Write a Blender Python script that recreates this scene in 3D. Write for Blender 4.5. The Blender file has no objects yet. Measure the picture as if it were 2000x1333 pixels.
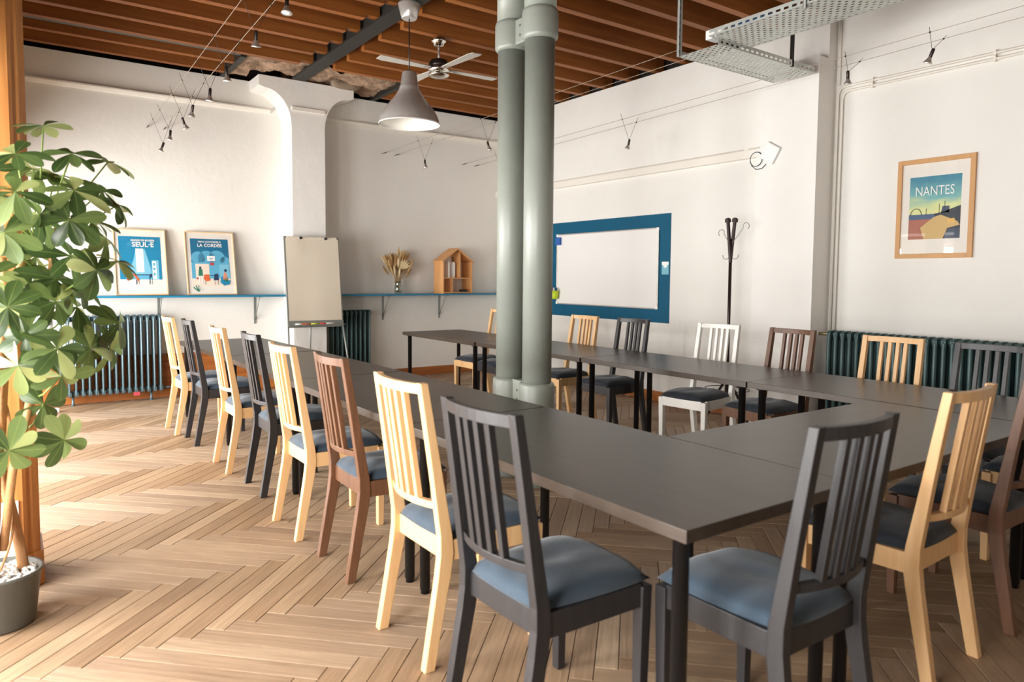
import bpy, bmesh, math, random
from mathutils import Matrix, Vector, Euler
random.seed(7)
PI = math.pi
sc = bpy.context.scene
col = sc.collection

# ------------------------------------------------------------------ camera
cd = bpy.data.cameras.new('camera')
cam = bpy.data.objects.new('camera', cd); col.objects.link(cam)
R_ = Vector((0.81667008, -0.57704874, 0.00804578)); U_ = Vector((0.02991073, 0.05624592, 0.99796881)); F_ = Vector((0.57632919, 0.81477061, -0.06319431))
m = Matrix((R_, U_, -F_)).transposed().to_4x4(); m.translation = (0, 0, 1.37)
cam.matrix_world = m
cd.sensor_width = 36; cd.lens = 1391.655 * 36 / 2000
cd.shift_y = (630.92 - 666.5) / 2000
cd.clip_start = .05; cd.clip_end = 200
cd.dof.use_dof = True; cd.dof.focus_distance = 5.0; cd.dof.aperture_fstop = 2.6
sc.camera = cam
# ------------------------------------------------------------------ exposure
sc.view_settings.view_transform = 'Standard'; sc.view_settings.look = 'None'
sc.view_settings.gamma = 1; sc.view_settings.use_curve_mapping = False
sc.view_settings.exposure = 0.1
sc.cycles.max_bounces = 8; sc.cycles.diffuse_bounces = 5; sc.cycles.glossy_bounces = 4
sc.cycles.transparent_max_bounces = 8; sc.cycles.transmission_bounces = 6
sc.cycles.use_denoising = True
sc.cycles.caustics_reflective = False; sc.cycles.caustics_refractive = False
sc.cycles.sample_clamp_indirect = 6
# ------------------------------------------------------------------ sky + window daylight
w = bpy.data.worlds.new('sky'); sc.world = w; w.use_nodes = True
bg = w.node_tree.nodes['Background']; bg.inputs[0].default_value = (.92, .97, 1, 1); bg.inputs[1].default_value = 2.2
XL, XR, YB, YF = -1.15, 5.93, 8.78, -2.4          # room: window wall, long wall, end wall, wall behind the camera
WINS = [(0.3, 1.8), (2.35, 3.75), (4.3, 5.9), (6.4, 8.35)]
WZ0, WZ1 = .12, 2.0
WT = .32                                             # depth of the window reveals
for i, (a, b) in enumerate(WINS):
    ld = bpy.data.lights.new('window_daylight', 'AREA'); ld.shape = 'RECTANGLE'; ld.size = WZ1 - WZ0; ld.size_y = b - a
    ld.energy = 75 * (b - a)*(WZ1 - WZ0); ld.color = (1.0, .99, .98)
    lo = bpy.data.objects.new('window_daylight', ld); col.objects.link(lo)
    lo.location = (XL - WT - .06, (a + b) / 2, (WZ0 + WZ1) / 2); lo.rotation_euler = (0, -PI / 2, 0)

# ------------------------------------------------------------------ helpers
def lin(c):
    return tuple((x / 255 / 12.92 if x / 255 <= .04045 else ((x / 255 + .055) / 1.055) ** 2.4) for x in c) + (1,)
MATS = {}
def mat(name, rgb, rough=.5, metal=0, var=0, scale=(8, 8, 8), bump=0, bscale=None, spec=.5, sheen=0, rgb2=None, objvar=0, detail=4, coat=0):
    m = bpy.data.materials.new(name); m.use_nodes = True; nt = m.node_tree; b = nt.nodes['Principled BSDF']
    b.inputs['Roughness'].default_value = rough; b.inputs['Metallic'].default_value = metal
    b.inputs['Specular IOR Level'].default_value = spec; b.inputs['Sheen Weight'].default_value = sheen
    b.inputs['Coat Weight'].default_value = coat
    c = lin(rgb); b.inputs['Base Color'].default_value = c
    L = nt.links.new
    if var or bump or rgb2:
        tc = nt.nodes.new('ShaderNodeTexCoord'); mp = nt.nodes.new('ShaderNodeMapping'); mp.inputs['Scale'].default_value = scale
        L(tc.outputs['Object'], mp.inputs[0])
        n = nt.nodes.new('ShaderNodeTexNoise'); n.inputs['Scale'].default_value = 1; n.inputs['Detail'].default_value = detail; n.inputs['Roughness'].default_value = .6
        L(mp.outputs[0], n.inputs[0])
        if var or rgb2:
            c2 = lin(rgb2) if rgb2 else tuple(x * (1 - var) for x in c[:3]) + (1,)
            c1 = c if rgb2 else tuple(min(1, x * (1 + var * .6)) for x in c[:3]) + (1,)
            r = nt.nodes.new('ShaderNodeValToRGB'); r.color_ramp.elements[0].position = .3; r.color_ramp.elements[1].position = .7
            r.color_ramp.elements[0].color = c2; r.color_ramp.elements[1].color = c1
            L(n.outputs[0], r.inputs[0]); src = r.outputs[0]
            if objvar:
                oi = nt.nodes.new('ShaderNodeObjectInfo'); hs = nt.nodes.new('ShaderNodeHueSaturation')
                mr = nt.nodes.new('ShaderNodeMapRange'); mr.inputs[3].default_value = 1 - objvar; mr.inputs[4].default_value = 1 + objvar
                L(oi.outputs['Random'], mr.inputs[0]); L(mr.outputs[0], hs.inputs['Value']); L(src, hs.inputs['Color']); src = hs.outputs[0]
            L(src, b.inputs['Base Color'])
        if bump:
            n2 = n
            if bscale:
                n2 = nt.nodes.new('ShaderNodeTexNoise'); n2.inputs['Scale'].default_value = bscale; n2.inputs['Detail'].default_value = 5; L(tc.outputs['Object'], n2.inputs[0])
            bp = nt.nodes.new('ShaderNodeBump'); bp.inputs['Strength'].default_value = bump; bp.inputs['Distance'].default_value = .01
            L(n2.outputs[0], bp.inputs['Height']); L(bp.outputs[0], b.inputs['Normal'])
    MATS[name] = m
    return m

class MB:
    def __init__(s): s.v = []; s.f = []; s.mi = []; s.sm = []
    def add(s, vs, fs, mi=0, smooth=False, M=None):
        o = len(s.v)
        for p in vs:
            p = Vector(p)
            s.v.append(tuple(M @ p if M else p))
        for f in fs: s.f.append([i + o for i in f]); s.mi.append(mi); s.sm.append(smooth)
        return s
    def box(s, x0, x1, y0, y1, z0, z1, mi=0, M=None):
        vs = [(x, y, z) for z in (z0, z1) for y in (y0, y1) for x in (x0, x1)]
        return s.add(vs, [(0, 2, 3, 1), (4, 5, 7, 6), (0, 1, 5, 4), (2, 6, 7, 3), (0, 4, 6, 2), (1, 3, 7, 5)], mi, False, M)
    def loft(s, rings, mi=0, smooth=False, M=None, caps=True):
        n = len(rings[0]); vs = [p for r in rings for p in r]; fs = []
        for i in range(len(rings) - 1):
            for j in range(n):
                k = (j + 1) % n; fs.append((i * n + j, i * n + k, (i + 1) * n + k, (i + 1) * n + j))
        s.add(vs, fs, mi, smooth, M)
        if caps:
            o = len(s.v) - len(vs)
            s.f.append([o + j for j in range(n)][::-1]); s.f.append([o + (len(rings) - 1) * n + j for j in range(n)]); s.mi += [mi, mi]; s.sm += [False, False]
        return s
    def tube(s, pts, r, n=8, mi=0, M=None, smooth=True, caps=True):
        pts = [Vector(p) for p in pts]; rs = r if isinstance(r, (list, tuple)) else [r] * len(pts); rings = []
        up = Vector((0, 0, 1)); prev = None
        for i, p in enumerate(pts):
            t = (pts[min(i + 1, len(pts) - 1)] - pts[max(i - 1, 0)]).normalized()
            if prev is None:
                a = up if abs(t.z) < .9 else Vector((1, 0, 0)); u = t.cross(a).normalized()
            else: u = (prev - t * prev.dot(t)).normalized()
            prev = u; v = t.cross(u)
            rings.append([p + (u * math.cos(2 * PI * k / n) + v * math.sin(2 * PI * k / n)) * rs[i] for k in range(n)])
        return s.loft(rings, mi, smooth, M, caps)
    def lathe(s, prof, n=20, mi=0, M=None, smooth=True, caps=True):
        return s.loft([[(r * math.cos(2 * PI * k / n), r * math.sin(2 * PI * k / n), z) for k in range(n)] for r, z in prof], mi, smooth, M, caps)
    def poly(s, pts, mi=0, M=None): return s.add(pts, [tuple(range(len(pts)))], mi, False, M)
    def prism(s, pts, axis, a, b, mi=0, M=None):
        def P(p, t): return {'x': (t, p[0], p[1]), 'y': (p[0], t, p[1]), 'z': (p[0], p[1], t)}[axis]
        return s.loft([[P(p, a) for p in pts], [P(p, b) for p in pts]], mi, False, M)
    def sphere(s, c, r, n=10, k=6, mi=0, M=None):
        sx, sy, sz = r if isinstance(r, (tuple, list)) else (r, r, r)
        rings = []
        for i in range(k + 1):
            a = -PI / 2 + PI * (i + .001) / (k + .002); rings.append([(c[0] + sx * math.cos(a) * math.cos(2 * PI * j / n), c[1] + sy * math.cos(a) * math.sin(2 * PI * j / n), c[2] + sz * math.sin(a)) for j in range(n)])
        return s.loft(rings, mi, True, M)
    def mesh(s, name, mats, bevel=0, seg=2):
        me = bpy.data.meshes.new(name); me.from_pydata(s.v, [], s.f)
        for p, a, b in zip(me.polygons, s.mi, s.sm): p.material_index = a; p.use_smooth = b
        for x in (mats if isinstance(mats, (list, tuple)) else [mats]): me.materials.append(x)
        bm = bmesh.new(); bm.from_mesh(me); bmesh.ops.recalc_face_normals(bm, faces=bm.faces)
        if bevel:
            es = [e for e in bm.edges if len(e.link_faces) == 2 and e.calc_face_angle(0) > .6]
            bmesh.ops.bevel(bm, geom=es, offset=bevel, segments=seg, affect='EDGES', profile=.5, clamp_overlap=True)
        bm.to_mesh(me); bm.free()
        return me
    def build(s, name, mats, parent=None, bevel=0, loc=None, rot=None, seg=2):
        return link(name, s.mesh(name, mats, bevel, seg), parent, loc, rot)
def link(name, me, parent=None, loc=None, rot=None):
    o = bpy.data.objects.new(name, me); col.objects.link(o)
    if parent: o.parent = parent
    if loc: o.location = loc
    if rot: o.rotation_euler = rot
    return o
def tag(o, label, cat, group=None):
    o['label'] = label; o['category'] = cat
    if group: o['group'] = group
    return o
def thing(name, label, cat, loc=(0, 0, 0), rz=0, group=None):
    o = bpy.data.objects.new(name, None); col.objects.link(o); o.location = loc; o.rotation_euler = (0, 0, rz); o.empty_display_size = .1
    return tag(o, label, cat, group)
def struct(o): o['kind'] = 'structure'; return o
def text_mesh(txt, size, name, m, align='CENTER', bold=0.0, depth=.0004):
    c = bpy.data.curves.new(name, 'FONT'); c.body = txt; c.size = size; c.align_x = align; c.offset = bold; c.extrude = depth; c.resolution_u = 3
    o = bpy.data.objects.new('tmp_text', c); col.objects.link(o)
    bpy.context.view_layer.update()
    me = bpy.data.meshes.new_from_object(o.evaluated_get(bpy.context.evaluated_depsgraph_get())); me.name = name
    bpy.data.objects.remove(o); me.materials.clear(); me.materials.append(m)
    return me

# ------------------------------------------------------------------ materials
plaster = mat('wall_plaster', (229, 226, 219), .75, var=.03, scale=(1.5, 1.5, 1.5), bump=.25, bscale=14)
plaster_w = mat('pillar_plaster', (230, 227, 221), .7, var=.03, scale=(2, 2, 2), bump=.4, bscale=9)
trimpaint = mat('trim_paint', (230, 224, 213), .55, var=.02)
pine = mat('joist_pine', (160, 96, 36), .6, rgb2=(120, 64, 20), scale=(.8, 14, 14), bump=.12, objvar=.14)
deckm = mat('ceiling_deck', (62, 34, 18), .8, var=.4, scale=(6, .7, 6))
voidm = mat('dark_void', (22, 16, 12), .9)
steel = mat('dark_steel', (48, 46, 42), .55, .3, var=.2, scale=(5, 5, 5))
stone = mat('rough_masonry', (178, 148, 122), .95, rgb2=(98, 76, 58), scale=(7, 7, 7), bump=1.0, bscale=16, detail=8)
postwood = mat('varnished_post_wood', (206, 146, 84), .36, rgb2=(170, 106, 52), scale=(26, 26, 1.6), bump=.1)
wainwood = mat('wainscot_wood', (178, 110, 54), .4, rgb2=(140, 78, 32), scale=(1.4, 20, 20), bump=.08)
oak = mat('birch_wood', (228, 188, 138), .42, rgb2=(216, 171, 118), scale=(30, 30, 3), spec=.4)
black = mat('black_stain_wood', (48, 46, 47), .42, rgb2=(38, 36, 37), scale=(40, 40, 4), bump=.08)
walnut = mat('walnut_wood', (116, 79, 54), .42, rgb2=(90, 59, 40), scale=(40, 40, 3))
white_p = mat('white_lacquer', (236, 232, 224), .35)
fabric = mat('blue_cotton', (48, 64, 78), .85, var=.1, scale=(5, 5, 5), bump=.35, bscale=7, sheen=.25)
fabric_shaded = mat('blue_cotton_shaded', (28, 34, 43), .85, var=.1, scale=(5, 5, 5), bump=.3, bscale=7, sheen=.2)  # the blue cotton again, with the shade on these seats in its colour
tabletop = mat('table_blackbrown', (70, 59, 49), .33, rgb2=(58, 48, 40), scale=(36, 3, 36), bump=.03)
tableleg = mat('table_leg_black', (22, 21, 22), .3, .2)
ironpaint = mat('column_grey_paint', (136, 141, 132), .38, var=.06, scale=(4, 4, 4), bump=.1, bscale=20)
radgrey = mat('radiator_blue_grey', (92, 114, 122), .3, .2)
radgreen = mat('radiator_green', (64, 92, 92), .36, .1)
shelfblue = mat('shelf_teal', (30, 120, 156), .4)
panelblue = mat('panel_blue', (8, 84, 114), .6, var=.04, spec=.25)
boardw = mat('whiteboard_enamel', (232, 230, 226), .22)
alu = mat('brushed_aluminium', (214, 208, 200), .34, .8)
lampalu = mat('lamp_brushed_alu', (206, 204, 200), .22, .6, var=.04, scale=(30, 30, .6))
lampalu.node_tree.nodes['Principled BSDF'].inputs['Anisotropic'].default_value = .7
chrome = mat('chrome', (220, 216, 208), .1, 1)
galv = mat('galvanised_steel', (196, 200, 194), .45, .45, var=.12, scale=(9, 9, 9))
greym = mat('grey_metal', (142, 145, 140), .42, .4)
darkmetal = mat('dark_lamp_metal', (52, 44, 40), .35, .6)
wirem = mat('cable_steel', (178, 166, 150), .4, .5)
lampwhite = mat('lamp_white_enamel', (245, 243, 236), .4)
lensm = mat('lamp_lens', (232, 232, 230), .12)
paper = mat('flip_paper', (214, 203, 184), .85, var=.03, scale=(3, 3, 3), bump=.3, bscale=4)
fangrey = mat('fan_blade_grey', (188, 184, 174), .45)
framewood = mat('frame_light_wood', (222, 192, 152), .5, var=.06, scale=(20, 20, 3))
frameoak = mat('frame_oak', (198, 148, 92), .5, var=.08, scale=(20, 20, 3))
matboard = mat('mat_board', (236, 230, 220), .8)
inkwhite = mat('ink_white', (244, 244, 240), .7)
pinewood = mat('house_pine', (226, 170, 112), .55, rgb2=(206, 146, 88), scale=(16, 16, 2))
rackm = mat('rack_dark_brown', (46, 30, 28), .35, .3)
plastic_w = mat('white_plastic', (238, 237, 233), .4)
rubber = mat('black_rubber', (24, 24, 26), .5)
cablenavy = mat('cable_navy', (40, 44, 62), .5)
potm = mat('pot_grey', (88, 90, 86), .4)
pebble = mat('white_pebbles', (236, 234, 230), .8, var=.1, scale=(40, 40, 40))
bark = mat('plant_bark', (196, 152, 104), .7, rgb2=(160, 112, 70), scale=(14, 14, 4), bump=.5, bscale=40)
def plain(n, rgb, r=.6): return mat(n, rgb, r)
glassm = bpy.data.materials.new('clear_glass'); glassm.use_nodes = True
_b = glassm.node_tree.nodes['Principled BSDF']; _b.inputs['Transmission Weight'].default_value = 1; _b.inputs['Roughness'].default_value = .02; _b.inputs['Base Color'].default_value = (.97, .98, .98, 1)
def pane_material(name='thin_pane', base=.06, tint=(1, 1, 1, 1)):
    m = bpy.data.materials.new(name); m.use_nodes = True; nt = m.node_tree; nt.nodes.remove(nt.nodes['Principled BSDF'])
    out = nt.nodes['Material Output']; tr = nt.nodes.new('ShaderNodeBsdfTransparent'); tr.inputs[0].default_value = tint; gl = nt.nodes.new('ShaderNodeBsdfGlossy'); gl.inputs['Roughness'].default_value = .02
    lw = nt.nodes.new('ShaderNodeLayerWeight'); pw = nt.nodes.new('ShaderNodeMath'); pw.operation = 'POWER'; pw.inputs[1].default_value = 5; nt.links.new(lw.outputs['Facing'], pw.inputs[0])
    fr = nt.nodes.new('ShaderNodeMath'); fr.operation = 'MULTIPLY_ADD'; fr.inputs[1].default_value = .92; fr.inputs[2].default_value = base; nt.links.new(pw.outputs[0], fr.inputs[0]); mx = nt.nodes.new('ShaderNodeMixShader')
    nt.links.new(fr.outputs[0], mx.inputs[0]); nt.links.new(tr.outputs[0], mx.inputs[1]); nt.links.new(gl.outputs[0], mx.inputs[2]); nt.links.new(mx.outputs[0], out.inputs[0])
    return m
pane = pane_material(); vaseglass = pane_material('vase_glass', .12, (.82, .86, .85, 1))
def leaf_material():
    m = bpy.data.materials.new('plant_leaf'); m.use_nodes = True; nt = m.node_tree; L = nt.links.new
    b = nt.nodes['Principled BSDF']; b.inputs['Roughness'].default_value = .28; b.inputs['Specular IOR Level'].default_value = .7
    oi = nt.nodes.new('ShaderNodeObjectInfo'); r = nt.nodes.new('ShaderNodeValToRGB'); e = r.color_ramp.elements
    e[0].color = lin((52, 72, 36)); e[1].color = lin((178, 184, 124)); e.new(.55).color = lin((82, 104, 58)); e.new(.82).color = lin((116, 136, 80))
    L(oi.outputs['Random'], r.inputs[0])
    geo = nt.nodes.new('ShaderNodeNewGeometry'); mx = nt.nodes.new('ShaderNodeMix'); mx.data_type = 'RGBA'
    L(geo.outputs['Backfacing'], mx.inputs[0]); L(r.outputs[0], mx.inputs[6]); mx.inputs[7].default_value = lin((120, 136, 82))
    uv = nt.nodes.new('ShaderNodeTexCoord'); sx = nt.nodes.new('ShaderNodeSeparateXYZ'); L(uv.outputs['Object'], sx.inputs[0])
    ab = nt.nodes.new('ShaderNodeMath'); ab.operation = 'ABSOLUTE'; L(sx.outputs[1], ab.inputs[0])
    lt = nt.nodes.new('ShaderNodeMath'); lt.operation = 'LESS_THAN'; lt.inputs[1].default_value = .0009; L(ab.outputs[0], lt.inputs[0])
    mv = nt.nodes.new('ShaderNodeMix'); mv.data_type = 'RGBA'; mf = nt.nodes.new('ShaderNodeMath'); mf.operation = 'MULTIPLY'; mf.inputs[1].default_value = .35; L(lt.outputs[0], mf.inputs[0])
    L(mf.outputs[0], mv.inputs[0]); L(mx.outputs[2], mv.inputs[6]); mv.inputs[7].default_value = lin((168, 184, 104))
    L(mv.outputs[2], b.inputs['Base Color'])
    tl = nt.nodes.new('ShaderNodeBsdfTranslucent'); L(mv.outputs[2], tl.inputs[0]); ms = nt.nodes.new('ShaderNodeMixShader'); ms.inputs[0].default_value = .38
    L(b.outputs[0], ms.inputs[1]); L(tl.outputs[0], ms.inputs[2]); L(ms.outputs[0], nt.nodes['Material Output'].inputs[0])
    return m
leafm = leaf_material()
def plank_material(name, kind):
    m = bpy.data.materials.new(name); m.use_nodes = True; nt = m.node_tree; L = nt.links.new
    b = nt.nodes['Principled BSDF']; b.inputs['Specular IOR Level'].default_value = .45
    at = nt.nodes.new('ShaderNodeAttribute'); at.attribute_name = 'tint'; at.attribute_type = kind
    uv = nt.nodes.new('ShaderNodeUVMap'); uv.uv_map = 'UVMap'
    cb = nt.nodes.new('ShaderNodeCombineXYZ'); ml = nt.nodes.new('ShaderNodeMath'); ml.operation = 'MULTIPLY'; ml.inputs[1].default_value = 37; L(at.outputs['Fac'], ml.inputs[0]); L(ml.outputs[0], cb.inputs[2])
    ad = nt.nodes.new('ShaderNodeVectorMath'); L(uv.outputs[0], ad.inputs[0]); L(cb.outputs[0], ad.inputs[1])
    mp = nt.nodes.new('ShaderNodeMapping'); mp.inputs['Scale'].default_value = (3.5, 55, 1); L(ad.outputs[0], mp.inputs[0])
    n = nt.nodes.new('ShaderNodeTexNoise'); n.inputs['Scale'].default_value = 1; n.inputs['Detail'].default_value = 6; n.inputs['Roughness'].default_value = .65; L(mp.outputs[0], n.inputs[0])
    r = nt.nodes.new('ShaderNodeValToRGB'); e = r.color_ramp.elements
    e[0].color = lin((122, 96, 72)); e[1].color = lin((188, 163, 134)); e.new(.5).color = lin((156, 129, 102)); L(at.outputs['Fac'], r.inputs[0])
    r2 = nt.nodes.new('ShaderNodeValToRGB'); r2.color_ramp.elements[0].position = .28; r2.color_ramp.elements[0].color = (.62, .58, .54, 1); r2.color_ramp.elements[1].position = .62; r2.color_ramp.elements[1].color = (1.06, 1.05, 1.04, 1); L(n.outputs[0], r2.inputs[0])
    mx = nt.nodes.new('ShaderNodeMix'); mx.data_type = 'RGBA'; mx.blend_type = 'MULTIPLY'; mx.inputs[0].default_value = .8; L(r.outputs[0], mx.inputs[6]); L(r2.outputs[0], mx.inputs[7])
    # worn grey patches with a shape of their own
    tc = nt.nodes.new('ShaderNodeNewGeometry'); n3 = nt.nodes.new('ShaderNodeTexNoise'); n3.inputs['Scale'].default_value = 1.3; n3.inputs['Detail'].default_value = 5; L(tc.outputs['Position'], n3.inputs[0])
    r3 = nt.nodes.new('ShaderNodeValToRGB'); r3.color_ramp.elements[0].position = .45; r3.color_ramp.elements[0].color = (0, 0, 0, 1); r3.color_ramp.elements[1].position = .7; r3.color_ramp.elements[1].color = (.45, .45, .45, 1); L(n3.outputs[0], r3.inputs[0])
    mw = nt.nodes.new('ShaderNodeMix'); mw.data_type = 'RGBA'; L(r3.outputs[0], mw.inputs[0]); L(mx.outputs[2], mw.inputs[6]); mw.inputs[7].default_value = lin((150, 130, 110))
    L(mw.outputs[2], b.inputs['Base Color'])
    mr = nt.nodes.new('ShaderNodeMapRange'); mr.inputs[3].default_value = .36; mr.inputs[4].default_value = .6; L(n.outputs[0], mr.inputs[0]); L(mr.outputs[0], b.inputs['Roughness'])
    bp = nt.nodes.new('ShaderNodeBump'); bp.inputs['Strength'].default_value = .45; bp.inputs['Distance'].default_value = .004; L(n.outputs[0], bp.inputs['Height']); L(bp.outputs[0], b.inputs['Normal'])
    tg = nt.nodes.new('ShaderNodeTangent'); tg.direction_type = 'UV_MAP'; tg.uv_map = 'UVMap'; L(tg.outputs[0], b.inputs['Tangent']); b.inputs['Anisotropic'].default_value = .85; b.inputs['Anisotropic Rotation'].default_value = .25
    return m
plank_obj = plank_material('parquet_oak', 'OBJECT'); plank_geo = plank_material('parquet_oak_field', 'GEOMETRY')

# ------------------------------------------------------------------ room shell
floor = struct(MB().box(XL - .8, XR + .2, YF - .2, YB + .2, -.12, -.016).build('floor', mat('floor_base', (38, 26, 18), .9)))
ZJ, ZD = 3.66, 3.87
ceiling = struct(MB().box(XL - .8, XR + .4, YF - .2, YB + .5, ZD, ZD + .1).build('ceiling', deckm))
wb = MB(); wb.box(XL - .15, XR + .15, YB, YB + .15, -.02, 3.655)
wall_back = struct(wb.build('wall_back', plaster))
wr = MB(); wr.box(XR, XR + .15, YF - .15, YB, -.02, 3.64)
wall_right = struct(wr.build('wall_right', plaster))
struct(MB().box(XL - .15, XR + .15, YF - .15, YF, -.02, 3.66).build('wall_front', plaster))
wl = MB(); ys = [YF] + [v for p in WINS for v in p] + [YB]
wl.box(XL - WT, XL, YF, YB, -.02, WZ0).box(XL - WT, XL, YF, YB, WZ1, 3.66)
for i in range(0, len(ys), 2): wl.box(XL - WT, XL, ys[i], ys[i + 1], WZ0, WZ1)
wall_left = struct(wl.build('wall_left', plaster))
for i, (a, b) in enumerate(WINS):
    wf = MB(); wf.box(XL - WT + .14 - .1, XL - WT + .14 - .04, a, a + .05, WZ0, WZ1).box(XL - WT + .14 - .1, XL - WT + .14 - .04, b - .05, b, WZ0, WZ1).box(XL - WT + .14 - .1, XL - WT + .14 - .04, a + .05, b - .05, WZ0, WZ0 + .06).box(XL - WT + .14 - .1, XL - WT + .14 - .04, a + .05, b - .05, WZ1 - .05, WZ1).box(XL - WT + .14 - .095, XL - WT + .14 - .045, (a + b) / 2 - .03, (a + b) / 2 + .03, WZ0 + .06, WZ1 - .05)
    wo = struct(wf.build('window_%d' % (i + 1), white_p))
    for c0, c1 in ((a + .05, (a + b) / 2 - .03), ((a + b) / 2 + .03, b - .05)):
        MB().poly([(XL - WT + .14 - .07, c0, WZ0 + .06), (XL - WT + .14 - .07, c1, WZ0 + .06), (XL - WT + .14 - .07, c1, WZ1 - .05), (XL - WT + .14 - .07, c0, WZ1 - .05)]).build('pane', pane, wo)
# dark backing boxes behind the joist ends: gap shade put into their colour
struct(MB().box(XR + .15, XR + .35, YF, YB + .3, 3.5, ZD).build('gap_shade_1', voidm)); struct(MB().box(XL - .15, XR + .15, YB + .15, YB + .35, 3.5, ZD).build('gap_shade_2', voidm))
struct(MB().box(XL - WT - .2, XL - .15, YF, YB + .3, 3.66, ZD).build('gap_shade_3', voidm)); struct(MB().box(XL - .15, XR + .15, YF - .34, YF - .15, 3.5, ZD).build('gap_shade_4', voidm))

struct(MB().box(XL - .1, -.30, YF, YB, 2.14, 2.32).build('shade_slab', plaster))  # unseen slab, added to keep window light off the upper end wall
# joists run along x, notched where they sit on the steel beam
def joist_mesh(side):
    b = MB()
    if side < 0: p = [(XL - .1, ZJ), (2.66, ZJ), (2.66, ZJ + .03), (2.80, ZJ + .03), (2.80, ZD), (XL - .1, ZD)]
    else: p = [(2.87, ZJ + .055), (3.03, ZJ + .055), (3.03, ZJ), (XR + .13, ZJ), (XR + .13, ZD), (2.87, ZD)]
    b.prism(p, 'y', -.0375, .0375)
    return b.mesh('joist', pine)
jl, jr = joist_mesh(-1), joist_mesh(1)
b = MB().box(XL - .1, 2.06, -.0375, .0375, ZJ, ZD); jl_s = b.mesh('joist', pine)
b = MB().box(3.98, XR + .13, -.0375, .0375, ZJ, ZD); jr_s = b.mesh('joist', pine)
for k in range(-12, 13):
    y = 3.62 + .413 * k
    if y < YF: continue
    for me in ((jl, jr) if k < 11 else (jl_s, jr_s)):
        if k >= 12 and me is jl_s: y += 0
        o = link('joist', me, ceiling, (random.uniform(-.02, .02) if k < 11 else 0, y, random.uniform(-.004, .004)))
bm_ = MB().box(2.755, 2.915, YF, 8.34, 3.645, 3.665).box(2.825, 2.845, YF, 8.34, 3.665, 3.80).box(2.755, 2.915, YF, 8.34, 3.80, 3.82)
bm_.build('steel_beam', steel, ceiling)
MB().box(2.06, 2.12, 7.85, 8.78, 3.655, 3.80).build('steel_trimmer', steel, ceiling)
MB().box(3.92, 3.98, 7.85, 8.78, 3.655, 3.80).build('steel_trimmer', steel, ceiling)
MB().box(XL, 2.06, 7.84, 7.90, 3.675, 3.74).build('steel_tie', mat('tie_grey', (78, 80, 80), .5, .3), ceiling)
# raw masonry exposed above the pillar
b = MB(); nx, ny = 56, 30; vs = []
def hsh(i, j): random.seed(i * 131 + j * 17); return random.random()
for j in range(ny + 1):
    for i in range(nx + 1):
        x = 2.12 + 1.8 * i / nx; y = 7.86 + .92 * j / ny
        lump = .03 * math.sin(x * 7 + 1) * math.sin(y * 9) + .022 * math.sin(x * 19 + y * 13) + .02 * (hsh(i // 2, j // 2) - .5)
        hole = .12 if (j > 18 and (6 < i < 22) and hsh(i // 3, 77) > .1) else 0
        vs.append((x, y, 3.715 + lump + hole))
fs = [(j * (nx + 1) + i, j * (nx + 1) + i + 1, (j + 1) * (nx + 1) + i + 1, (j + 1) * (nx + 1) + i) for j in range(ny) for i in range(nx)]
b.add(vs, fs); b.build('masonry_patch', stone, ceiling)
random.seed(11)
b = MB(); n = 14; rings = []
for i in range(7):
    t = i / 6; rr = .085 * (1 - abs(2 * t - 1) ** 5 * .45); rings.append([(3.25 + .36 * t, 8.42 + rr * math.cos(2 * PI * k / n) * (1 + .12 * math.sin(k * 3 + i)), 3.705 + rr * .8 * math.sin(2 * PI * k / n)) for k in range(n)])
b.loft(rings, smooth=True); b.build('rubble_stone', mat('rubble', (150, 132, 112), .95, rgb2=(112, 94, 76), scale=(10, 10, 10), bump=.8, bscale=30), ceiling)

# pillar with curved capital on the end wall
PX0, PX1, PY = 2.765, 3.165, 8.40
prof = [(PX0, -.0)]
prof += [(PX0, 3.12)]
for i in range(1, 9):
    a = PI / 2 * i / 8; prof.append((PX0 - .30 * (1 - math.cos(a)), 3.12 + .40 * math.sin(a)))
prof += [(PX0 - .37, 3.54), (PX0 - .37, 3.655), (PX1 + .37, 3.655), (PX1 + .37, 3.54)]
for i in range(8, 0, -1):
    a = PI / 2 * i / 8; prof.append((PX1 + .30 * (1 - math.cos(a)), 3.12 + .40 * math.sin(a)))
prof += [(PX1, 3.12), (PX1, 0)]
pl = struct(MB().prism(prof, 'y', PY, YB).build('wall_pillar', plaster_w))
MB().box(PX0, PX1 + .0, PY - .022, PY, 3.305, 3.345).build('moulding', trimpaint, pl)
MB().box(PX0 - .03, PX1 + .03, PY - .03, PY, 0, .30).build('plinth', plaster_w, pl, bevel=.01)
# mouldings on the end wall and the long wall
struct(MB().prism([(YB, 3.30), (YB - .025, 3.305), (YB - .045, 3.335), (YB - .045, 3.35), (YB, 3.355)], 'x', XL, PX0 - .14).build('trim_5', trimpaint))
struct(MB().prism([(YB, 3.30), (YB - .025, 3.305), (YB - .045, 3.335), (YB - .045, 3.35), (YB, 3.355)], 'x', PX1 + .14, XR).build('trim_6', trimpaint))
struct(MB().prism([(XR, 2.54), (XR - .035, 2.545), (XR - .035, 2.62), (XR - .02, 2.64), (XR, 2.64)], 'y', 4.13, YB).build('trim_7', trimpaint))
# pilaster on the long wall
pp = struct(MB().box(5.66, XR, 3.53, 4.09, 2.56, 3.27).box(5.66, XR, 3.53, 4.13, 0, 2.56).box(5.80, XR, 3.53, 4.09, 3.27, 3.64).build('wall_pilaster', plaster_w))
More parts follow.
